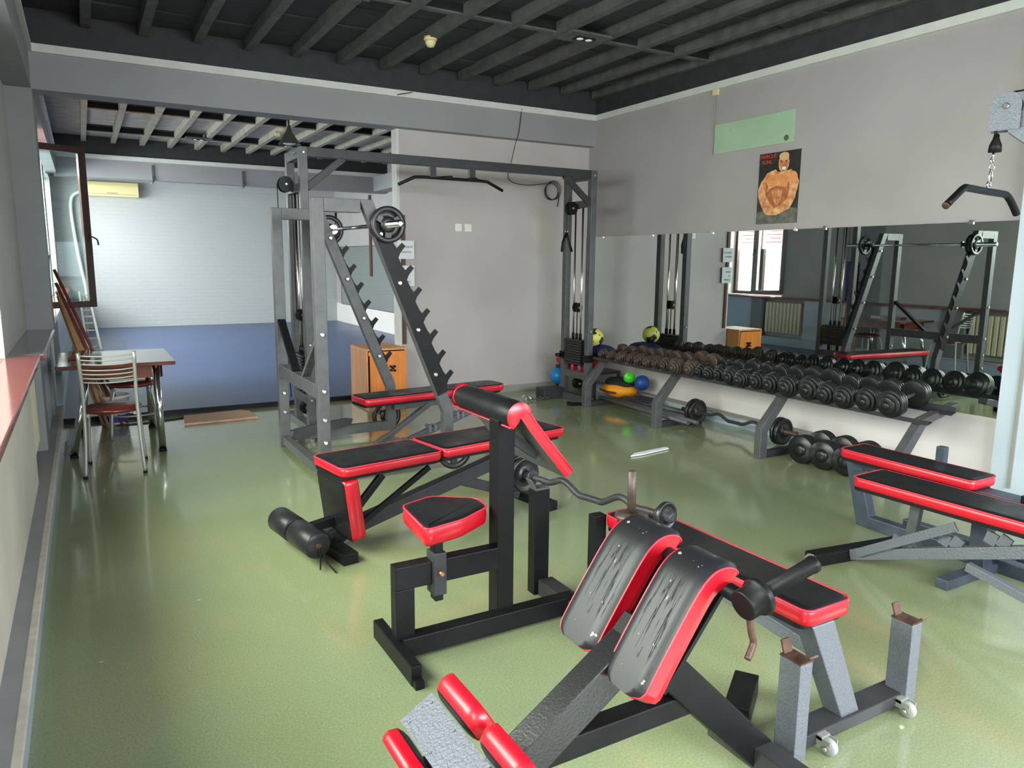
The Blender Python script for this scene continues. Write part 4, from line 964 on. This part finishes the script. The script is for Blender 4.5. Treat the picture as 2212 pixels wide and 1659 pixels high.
put('adjuster_knob',MB().cyl((3.82,1.70,.44),(3.92,1.70,.44),.022).box((3.80,1.66,.40),(3.88,1.74,.47)),M_black,t)
t=thing('adjustable_bench','nearer red and black adjustable bench with silver ratchet rail at the right edge','bench',(3.4,1.8,0))
benchpad(t,3.42,2.285,-PI/2+.03,0,1.3,.26,.5,th=.055,taper=0)
put('cross_foot',MB().beam((3.17,2.40,.035),(3.78,2.31,.035),.075,.07),M_black,t,bevel=.008)
put('foot_roller',MB().lathe((3.16,2.37,.035),(0,1,0),[(.03,0),(.035,.004),(.035,.03),(.03,.034)],20),M_alum,t)
put('ratchet_rail',MB().beam((3.42,2.33,.04),(3.42,1.36,.40),.05,.055),M_silver,t,bevel=.003)
for i_,yy in enumerate((2.07,1.84,1.64,1.42)):
    z=.075+(2.33-yy)*.371
    put('ratchet_notch',MB().beam((3.42,yy+.03,z-.005),(3.42,yy+.015,z+.05),.05,.012,up=(1,0,0)).beam((3.42,yy-.02,z-.005),(3.42,yy-.045,z+.05),.05,.012,up=(1,0,0)),M_silver,t)
put('support_strut',MB().beam((3.385,2.28,.07),(3.385,1.8,.37),.012,.045),M_silver,t,bevel=.002)
put('support_strut',MB().beam((3.46,2.05,.20),(3.46,2.03,.42),.035,.05,up=(0,1,0)),M_steel,t,bevel=.003)
put('rear_strut',MB().beam((3.42,1.75,.19),(3.42,1.35,.11),.035,.04),M_silver,t,bevel=.002)
put('spine_beam',MB().box((3.40,1.05,.40),(3.46,2.2,.44)),M_steeld,t,bevel=.003)
put('rear_leg',MB().box((3.41,1.12,.02),(3.49,1.2,.42)),M_navy,t,bevel=.003)
put('cross_foot',MB().box((3.25,1.12,.0),(3.65,1.19,.04)),M_black,t,bevel=.003)
# ------------------------------------------------------------------ lat bar machine (arm enters from the right)
t=thing('lat_pulldown_machine','silver pulley arm of a lat pulldown entering at the right edge','cable machine',(3.785,1.99,0))
lat=t
m=MB().prism([(3.80,2.17),(4.7,2.17),(4.7,2.07),(3.9,2.07),(3.8,2.15)],(0,2.0,0),(1,0,0),(0,0,1),.08);put('boom',m,M_silver,t,bevel=.003)
put('tower_post',MB().box((4.62,1.96,0),(4.7,2.04,2.4)),M_silver,t,bevel=.004)
put('base_beam',MB().box((4.3,1.96,0),(5.3,2.04,.07)),M_silver,t)
o=[(3.725,2.16)]+arc(3.785,2.27,.06,180,0,10)+[(3.845,2.16)]
for yy in (1.955,2.03): put('cheek_plate',MB().prism(o,(0,yy,0),(1,0,0),(0,0,1),.006),M_silver,t);put('pulley_wheel',MB().lathe((3.785,1.965,2.27),(0,1,0),[(.058,0),(.05,.03),(.058,.06)],28),M_rub,t)
b=MB();hexbolt(b,(3.785,1.95,2.265),(0,-1,0),.014,.012);put('axle_bolt',b,M_chrome,t)
put('stop_pin',MB().cyl((3.755,1.93,2.15),(3.755,2.05,2.15),.006),M_rub,t)
cb=MB().lathe((3.755,1.99,2.07),(0,0,1),[(.028,0),(.026,.03),(.014,.06),(.01,.08)],18);put('cable_stopper',cb,M_rub,t)
put('cable',MB().tube([(3.755,1.99,2.15),(3.745,1.99,2.2),(3.73,1.99,2.27)],.004,6).tube([(3.8,1.99,2.33),(4.3,1.99,2.36),(4.62,1.99,2.38)],.004,6),M_rub,t)
lat.location=(3.725,1.962,0);lat.rotation_euler=(0,0,math.radians(-70))
t=thing('pulldown_bar','short black bent pulldown bar hanging from a chain at upper right','pulldown bar',(3.7,1.99,1.8))
put('bar',MB().tube([(3.395,2.0,1.82),(3.47,2.0,1.87),(3.515,2.0,1.898),(3.55,2.0,1.9),(3.7,2.0,1.893),(3.85,2.0,1.888),(3.885,2.0,1.88),(3.93,2.0,1.85),(3.985,2.0,1.80)],.0165,12,cr=True,sub=3),M_black,t)
put('end_cap',MB().lathe((3.388,2.0,1.815),(-.8,0,-.5),[(.017,0),(.017,.004),(.008,.005)],14),M_rustbar,t)
q=MB();q.torus((3.70,1.99,2.03),(0,1,0),.012,.003,12,6);q.torus((3.705,1.99,2.0),(1,0,0),.012,.003,12,6)
q.tube([(3.70,1.99,1.99),(3.69,1.99,1.965),(3.695,1.99,1.935),(3.71,1.99,1.94),(3.715,1.99,1.97),(3.70,1.99,1.99)],.003,6)
q.tube([(3.705,1.99,2.07),(3.705,1.99,2.04)],.005,6,cr=False);q.torus((3.695,1.99,1.922),(0,1,0),.014,.004,12,6)
put('snap_hook',q,M_chrome,t)
# ------------------------------------------------------------------ dumbbell rack
t=thing('dumbbell_rack','long grey steel dumbbell rack along the mirror wall','dumbbell rack',(4.9,4.7,0))
for yy in (6.46,5.31,4.05,2.9):
    prof=[(4.60,0),(4.68,0),(4.68,.22),(4.90,.48),(5.26,.555),(5.25,.60),(4.85,.52),(4.60,.255)]
    lg=put('leg_frame',MB().prism(prof,(0,yy,0),(1,0,0),(0,0,1),.065),M_steel,t,bevel=.004)
    put('floor_rail',MB().box((4.68,yy-.03,0),(5.2,yy+.03,.055)),M_steeld,lg,bevel=.003)
m1=MB();m1.beam((4.78,2.78,.515),(4.78,6.52,.515),.05,.006,up=(-.3,0,1));m1.box((4.755,2.78,.505),(4.76,6.52,.535))
put('front_rail',m1,M_steeld,t)
m1=MB();m1.beam((5.04,2.78,.556),(5.04,6.52,.556),.05,.006,up=(-.3,0,1));m1.box((5.065,2.78,.56),(5.07,6.52,.60))
put('rear_rail',m1,M_steeld,t)
ys=[6.36,6.20,6.03,5.88,5.74,5.61,5.49,5.35,5.18,5.01,4.88,4.78,4.67,4.52,4.38,4.22,4.07,3.91,3.72,3.56,3.40,3.23,3.05]
rs=[.052,.050,.062,.058,.064,.06,.066,.068,.082,.080,.068,.064,.07,.082,.076,.08,.084,.088,.098,.082,.086,.09,.098]
for i,(yy,r) in enumerate(zip(ys,rs)):
    col_='rusty brown' if i<10 else 'black'
    mm=M_rust if i<10 else M_iron
    lab='%s plate dumbbell on the long rack, %s from the far corner'%(col_,ORD[i])
    if i==22: lab='black plate dumbbell on the long rack, nearest the camera end'
    h_=r*.55
    zc=.53+r*.62+.012;hl=.125+.01*(i%3)
    L_=.09+.02*(r>.07)
    d=thing('dumbbell',lab,'dumbbell',(4.90,yy,zc-r),0,'plate dumbbells on the long rack')
    cx=4.905;tz=.05
    ax=V((1,random.uniform(-.05,.05),.17)).normalized();c=V((cx,yy,zc+.03))
    put('handle',MB().cyl(c-ax*(hl-.02),c+ax*(hl-.02),.014,n=10),M_rustbar if i<10 else M_steel,d)
    for s_ in (-1,1):
        q=MB();n_=5 if r>.07 else 4;w_=L_/n_
        for k in range(n_):
            rr=r if k<n_-2 else (r*.86 if k==n_-2 else r*.62)
            q.lathe(c+ax*s_*(hl-.03+k*w_),ax*s_,[(.012,0),(rr*.95,0),(rr,w_*.12),(rr,w_*.8),(rr*.95,w_*.92),(.012,w_*.92)],22)
        q.lathe(c+ax*s_*(hl-.03+n_*w_-.004),ax*s_,[(r*.3,0),(r*.28,.012),(r*.12,.018),(.004,.018)],12)
        put('weight_head',q,mm,d)
# steel bars lying on floor between legs
for i,(a,b,r,l_) in enumerate((((4.86,6.5,.077),(4.80,5.05,.077),.022,'front grey steel tube lying under the far end of the rack'),((4.95,6.4,.075),(4.885,5.02,.075),.02,'middle grey steel tube lying under the far end of the rack'),((5.06,6.48,.081),(5.1,5.30,.081),.026,'rear grey steel tube lying under the far end of the rack'))):
    tagit(put('steel_tube',MB().cyl(a,b,r,n=14),M_steel),l_,'steel tube',group='steel tubes under the rack')
tagit(put('steel_plate',MB().box((4.98,5.9,.108),(5.2,6.22,.122)),M_steeld,bevel=.004),'flat dark steel plate lying on the tubes beside the orange bag','steel plate')
barbell((5.06,5.42,.125),(5.14,4.10,.125),.22,'rusty curl bar with black plates lying on the floor under the rack',[(.16,.125,.03,True),(.20,.12,.03,False),(1.14,.12,.03,True),(1.18,.115,.03,False)],curl=True,mid=(0,0,1),rb=.015,rs=.02,ms=M_rustbar,mb_=M_steeld,name='curl_bar')
for i,(yy,lab) in enumerate(((3.80,'large black plate dumbbell on the floor beside the curl bar'),(3.60,'large black plate dumbbell on the floor, middle of three'),(3.40,'large black plate dumbbell on the floor nearest the red benches'))):
    d=thing('dumbbell',lab,'dumbbell',(4.95,yy,0),0,'large dumbbells on the floor')
    c=V((4.96,yy,.112));ax=V((1,.12,0)).normalized()
    put('handle',MB().cyl(c-ax*.1,c+ax*.1,.016,n=12),M_steel,d)
    for s_ in (-1,1):
        q=MB()
        for k in range(3): q.lathe(c+ax*s_*(.09+k*.032),ax*s_,[(.014,0),(.105,0),(.112,.006),(.112,.022),(.105,.03),(.014,.03)],30)
        q.lathe(c+ax*s_*.186,ax*s_,[(.05,0),(.05,.01),(.02,.02),(.005,.02)],16);put('weight_head',q,M_iron,d)
# ------------------------------------------------------------------ bags and balls behind the tower
def blob(c,s_,seed,amp=.12,n=24):
    rnd=random.Random(seed);ph=[(rnd.uniform(0,6),rnd.uniform(2,5),rnd.uniform(0,6)) for _ in range(4)];m=MB();h=n//2;vs=[];fs=[]
    for i in range(h+1):
        th=PI*i/h
        for j in range(n):
            a=2*PI*j/n;k=1+sum(amp/4*math.sin(p[1]*a+p[0])*math.sin(th*2+p[2]) for p in ph)
            vs.append((c[0]+s_[0]*k*math.sin(th)*math.cos(a),c[1]+s_[1]*k*math.sin(th)*math.sin(a),c[2]+s_[2]*k*math.cos(th)))
    for i in range(h):
        for j in range(n): fs.append((i*n+j,(i+1)*n+j,(i+1)*n+(j+1)%n,i*n+(j+1)%n))
    return m.add(vs,fs,0,True)
def ball_mat(nm,c1,c2,sc=9,th=.55):
    m=mat(nm,c1,.4);b=m.node_tree.nodes['Principled BSDF'];tc=N(m,'ShaderNodeTexCoord');v=N(m,'ShaderNodeTexNoise');v.inputs['Scale'].default_value=sc;v.inputs['Detail'].default_value=1;L(m,tc.outputs['Object'],v.inputs['Vector'])
    r=N(m,'ShaderNodeValToRGB');r.color_ramp.interpolation='CONSTANT';r.color_ramp.elements[0].color=lin(c1)+(1,);r.color_ramp.elements[1].position=th;r.color_ramp.elements[1].color=lin(c2)+(1,)
    L(m,v.outputs['Fac'],r.inputs['Fac']);L(m,r.outputs['Color'],b.inputs['Base Color']);return m
tagit(put('storage_shelf',MB().box((4.95,6.75,.28),(5.32,7.55,.31)).box((4.95,6.75,0),(4.98,6.78,.28)).box((4.95,7.52,0),(4.98,7.55,.28)).box((5.29,6.75,.0),(5.32,6.78,.28)).box((5.29,7.52,0),(5.32,7.55,.28)),M_steeld),'low grey shelf behind the right cable tower','shelf')
tagit(put('football',MB().sphere((5.02,6.86,.70),.105,24),ball_mat('yellow black ball',(214,206,96),(46,44,30),11)),'yellow and black football on top of the gear pile','ball')
tagit(put('sports_bag',blob((5.1,6.86,.53),(.16,.24,.085),3),mat('navy cloth',(26,34,92),.7,bump=.5,bscale=14)),'dark blue bag under the yellow football','bag')
tagit(put('boxing_glove',blob((5.0,6.9,.41),(.12,.1,.075),5,.3).lathe((4.93,6.86,.39),(-.3,-.3,-1),[(.05,0),(.045,.08),(.01,.085)],16),mat('red glove vinyl',(206,26,34),.35)),'red boxing glove behind the first rack leg','glove')
tagit(put('sports_bag',blob((4.95,7.3,.38),(.10,.2,.07),8),mat('crimson cloth',(150,30,52),.6,bump=.4,bscale=16)),'crimson cloth roll on the shelf behind the weight stack','bag')
tagit(put('kettlebell_bag',blob((4.99,7.5,.2),(.02,.02,.02),8).sphere((4.9,7.42,.19),.10,18),mat('sky blue rubber',(28,132,206),.4)),'sky blue rubber ball left of the right tower','ball')
tagit(put('rubber_ball',MB().sphere((5.13,6.35,.30),.065,20),ball_mat('green swirl ball',(62,214,38),(150,240,120),14,.6)),'bright green ball on the black bag','ball')
tagit(put('medicine_ball',MB().sphere((5.22,6.24,.25),.085,22),mat('blue ball rubber',(26,74,150),.45)),'round blue ball against the wall skirting','ball')
t=thing('gym_bag','orange and black gym bag behind the first rack leg','bag',(5.1,6.5,.055))
put('bag_body',blob((5.12,6.5,.15),(.17,.22,.095),11,.1),mat('orange bag cloth',(236,150,26),.6,bump=.3,bscale=20),t)
put('bag_top',blob((5.13,6.5,.225),(.15,.2,.055),12,.15),mat('black bag mesh',(26,26,26),.7,bump=.5,bscale=60),t,label='black mesh lid')
put('piping_band',MB().tube([(4.955,6.36,.14),(4.94,6.5,.135),(4.955,6.64,.14)],.012,8),mat('dark red band',(130,30,20),.6),t)
t=thing('ab_roller','small dark chain and hand wheel on the floor left of the right tower','ab roller',(4.35,7.0,0))
q=MB()
for k in range(7): q.torus((4.28+.035*k,7.02-.005*k,.02+.004*(k%2)),(k%2,.4,1-(k%2)),.016,.005,12,6)
put('chain',q,M_steel,t);put('wheel',MB().lathe((4.24,7.0,.03),(.8,.4,.2),[(.01,0),(.028,.0),(.028,.02),(.01,.02)],18).torus((4.21,7.05,.04),(0,1,.2),.03,.006,16,6),M_bolt,t)
tagit(put('steel_step',MB().box((4.50,6.54,.0),(4.66,6.63,.02)).box((4.50,6.54,.02),(4.53,6.63,.04)),M_black),'small black bracket lying before the right tower base','bracket')
t=thing('ankle_strap','dark ankle strap with chain on the floor behind the rack','ankle strap',(1.85,6.75,0))
put('strap',MB().torus((1.84,6.75,.05),(.4,1,.3),.05,.014,20,6).tube([(1.86,6.75,.03),(1.95,6.72,.06),(2.0,6.68,.015)],.012,6),M_rub,t)
put('chain',MB().tube([(1.98,6.68,.012),(2.05,6.66,.01),(2.1,6.63,.01)],.007,6),M_steel,t)
# ------------------------------------------------------------------ cabinet
t=thing('cabinet','orange beech cabinet against the end of the far wall','cabinet',(2.75,7.55,0))
put('carcass',MB().box((2.5,7.40,.03),(2.95,7.43,.63)) if False else MB().box((2.50,7.42,.04),(2.52,7.94,.61)).box((2.93,7.42,.04),(2.95,7.94,.61)).box((2.50,7.42,.61),(2.95,7.94,.63)).box((2.52,7.92,.04),(2.93,7.94,.61)).box((2.52,7.42,.04),(2.93,7.94,.06)),M_wood2,t,bevel=.002)
put('door',MB().box((2.535,7.405,.055),(2.935,7.42,.60)),M_wood,t,bevel=.002)
put('plinth',MB().box((2.52,7.43,.0),(2.93,7.93,.04)),M_wood2,t)
put('mirror_trim',MB().box((2.52,7.4,.56),(2.93,7.405,.6)),M_wood,t)
b=MB()
for a,c_ in ((-.02,.02),(.02,.02),(-.02,-.02),(.02,-.025),(0,0)): b.cyl((2.78+a,7.40,.42+c_),(2.78+a,7.37,.42+c_),.012,n=12)
put('door_knob',b,M_rub,t)
# ------------------------------------------------------------------ table and chairs
t=thing('dining_table','dark cherry folding table with chrome legs by the left wall','table',(.15,7.05,0))
TZ=.725
put('tabletop',MB().box((-.24,6.56,TZ-.03),(.60,7.55,TZ)),M_table,t,bevel=.004)
put('apron',MB().box((-.08,6.62,TZ-.13),(.5,6.635,TZ-.03)).box((-.08,7.45,TZ-.13),(.5,7.465,TZ-.03)).box((-.08,6.62,TZ-.13),(-.065,7.46,TZ-.03)).box((.49,6.62,TZ-.13),(.505,7.46,TZ-.03)),M_table,t)
put('folded_leaf',MB().box((-.16,6.95,TZ),(.0,7.45,TZ+.025)),M_table,t,bevel=.004)
for a,b_ in (((.455,6.60,TZ-.03),(.46,6.51,.02)),((-.03,6.66,TZ-.03),(-.165,6.585,.02)),((.45,7.42,TZ-.03),(.45,7.47,.02)),((-.03,7.42,TZ-.03),(-.10,7.47,.02))):
    lg=put('leg',MB().cyl(a,b_,.027,n=20),M_chrome,t)
    put('foot_cap',MB().cyl((b_[0],b_[1],.0),(b_[0],b_[1],.022),.03,n=20),M_rub,lg)
def chair(x,y,rz,lab,first=None):
    t=thing('tube_chair',lab,'chair',(x,y,0),rz,'metal tube chairs with maroon seats')
    A=M_alum
    for s_ in (-1,1):
        put('back_leg',MB().tube([(s_*.19,-.21,.0),(s_*.175,-.185,.25),(s_*.17,-.17,.45),(s_*.168,-.18,.62),(s_*.172,-.235,.90)],.013,12,cr=True,sub=4),A,t,local=True)
        put('front_leg',MB().tube([(s_*.19,.22,.0),(s_*.175,.19,.3),(s_*.165,.165,.42),(s_*.15,.10,.44),(s_*.15,-.15,.44)],.012,12,cr=True,sub=4),A,t,local=True)
    for k in range(7):
        z=.88-k*.03;yb=-.232+(.88-z)*.18
        if k>=3: z-=.01
        put('back_slat',MB().tube([(-.168,yb,z),(-.09,yb-.022,z-.006),(0,yb-.03,z-.008),(.09,yb-.022,z-.006),(.168,yb,z)],.005,8,cr=True,sub=3),A,t,local=True)
    m=MB();m.lathe((0,0,.445),(0,0,1),[(.15,0),(.185,.004),(.2,.018),(.195,.032),(.15,.044),(.02,.05)],32)
    m.v=[(v[0],v[1]*1.02,v[2]) for v in m.v]
    put('seat',m,M_vinbr,t,local=True)
    put('foot_cap',MB().cyl((-.19,-.21,0),(-.19,-.21,.02),.015,n=10).cyl((.19,-.21,0),(.19,-.21,.02),.015,n=10).cyl((-.19,.22,0),(-.19,.22,.02),.015,n=10).cyl((.19,.22,0),(.19,.22,.02),.015,n=10),M_rub,t,local=True)
    return t
c1=chair(.115,6.10,math.radians(-4),'near tube chair with slatted back and maroon seat before the table')
t=thing('stool','maroon topped metal stool pushed under the back of the table','stool',(.30,7.30,0))
for sx_ in (-1,1):
    for sy_ in (-1,1):
        put('leg',MB().tube([(sx_*.19,sy_*.19,0),(sx_*.165,sy_*.165,.3),(sx_*.14,sy_*.14,.43)],.012,10,sub=4),M_alum,t,local=True)
put('leg_ring',MB().torus((0,0,.2),(0,0,1),.235,.008,24,6),M_alum,t,local=True)
put('seat',MB().lathe((0,0,.435),(0,0,1),[(.15,0),(.185,.004),(.2,.018),(.195,.036),(.15,.05),(.02,.056)],32),M_vinbr,t,local=True)
t=thing('bucket','white plastic bucket with blue base under the table','bucket',(.06,7.85,0))
put('bucket_body',MB().lathe((.16,7.82,.0),(0,0,1),[(.11,0),(.135,.26),(.145,.262),(.145,.28),(.13,.28),(.1,.02)],28),M_white,t);put('blue_band',MB().lathe((.16,7.82,.03),(0,0,1),[(.115,0),(.122,.07)],28,cap=False),mat('blue plastic',(30,60,150),.4),t)
# rolled mats + sticks in corner
t=thing('yoga_mat','purple foam mat standing on the sill behind the left column','exercise mat',(-.33,8.02,.94))
put('rolled_mat',MB().cyl((-.33,8.02,.94),(-.30,7.98,1.57),.05,n=20),M_purp,t)
t=thing('yoga_mat','indigo foam mat standing on the sill behind the left column','exercise mat',(-.34,8.13,.94))
put('rolled_mat',MB().cyl((-.34,8.13,.94),(-.31,8.13,1.6),.05,n=20),M_purb,t)
sticks=[((.20,7.74),1.44,M_stickr,'dark red wooden stick leaning behind the table, tallest of the bundle'),((.155,7.7),1.32,M_stickr,'dark red wooden stick leaning behind the table, second tallest'),((.08,7.66),1.24,M_stick,'pale wooden stick in the leaning bundle, beside the dark red ones'),((.13,7.74),1.20,M_stick,'pale wooden stick in the middle of the leaning bundle'),((.04,7.62),1.18,M_stick,'pale wooden stick in the leaning bundle nearest the column'),((.17,7.82),1.14,M_stick,'short pale wooden stick in the leaning bundle'),((.0,7.72),1.12,M_stick,'shortest pale wooden stick leaning against the column foot')]
for i,((bx,by),zt,mm,lab) in enumerate(sticks):
    tagit(put('wooden_stick',MB().cyl((bx+.06,by,.015),(-.225+.004*i,by+.2 if by+.2>7.93 else 7.93,zt),.0135,n=10),mm),lab,'wooden stick',group='wooden sticks leaning in the corner')
t=thing('floor_board','worn plywood board lying before the blue mats','board',(1.05,7.65,0))
put('board',MB().prism([(.72,7.42),(1.39,7.44),(1.37,7.78),(1.30,7.86),(.76,7.82)],(0,0,.012),(1,0,0),(0,1,0),.02),M_board,t)
pp_=MB();pts=[(3.72,4.55),(3.80,4.60),(3.92,4.615),(4.16,4.64),(4.165,4.60),(3.95,4.565),(3.85,4.55)]
pp_.prism(pts,(0,0,.01),(1,0,0),(0,1,0),.012)
tagit(put('paper_strip',pp_,M_paper),'crumpled white paper strip lying on the green floor','paper strip')
tagit(put('floor_cable',MB().tube([(.1,7.72,.006),(.4,7.7,.006),(.75,7.78,.006)],.006,6),M_rub),'thin dark cable on the floor before the blue mats','cable')

# ------------------------------------------------------------------ light
def area(name,loc,dr,sx_,sy_,power,color):
    l=bpy.data.lights.new(name,'AREA');l.shape='RECTANGLE';l.size=sx_;l.size_y=sy_;l.energy=power;l.color=color
    o=bpy.data.objects.new(name,l);COL.objects.link(o);o.location=loc;o.rotation_euler=V(dr).to_track_quat('-Z','Y').to_euler();return o
# daylight: broad sky patches outside each window, above the sill line
for i,(a,b,z0,z1) in enumerate(wins):
    pw=(450,640,620,640,560)[i]
    area('daylight_left',(-1.75,(a+b)/2,2.75),(1,0,-.5),(b-a)*1.15,1.9,pw,(1,.93,.78) if i<2 else (1,.97,.93))
area('daylight_near',(2.75,YB-1.3,2.8),(0,1,-.5),4.6,2.0,850,(.86,.94,1.0))
area('fill_right',(XR+1.2,-1.1,2.75),(-1,0,-.35),1.9,1.9,400,(.9,.95,1.0))  # fill lamp behind the added right window, brightens the left wall
w=bpy.data.worlds.new('sky');S.world=w;w.use_nodes=True;bg=w.node_tree.nodes['Background'];bg.inputs[0].default_value=(.95,.98,1,1);bg.inputs[1].default_value=4.0
# ------------------------------------------------------------------ camera
cam=bpy.data.cameras.new('camera');co=bpy.data.objects.new('camera',cam);COL.objects.link(co)
a_,b_,c_=-.521027,1.406875,.0089649
R=Matrix.Rotation(a_,4,'Z')@Matrix.Rotation(b_,4,'X')@Matrix.Rotation(c_,4,'Z')
co.matrix_world=Matrix.Translation((0,0,1.55))@R
cam.sensor_width=36;cam.lens=1601.8/2212*36;cam.clip_start=.05
S.camera=co
S.view_settings.view_transform='Standard';S.view_settings.look='None';S.view_settings.gamma=1;S.view_settings.exposure=.15;S.view_settings.use_curve_mapping=False
S.cycles.use_denoising=True;S.cycles.max_bounces=9;S.cycles.diffuse_bounces=6;S.cycles.adaptive_threshold=.02;S.cycles.sample_clamp_indirect=8
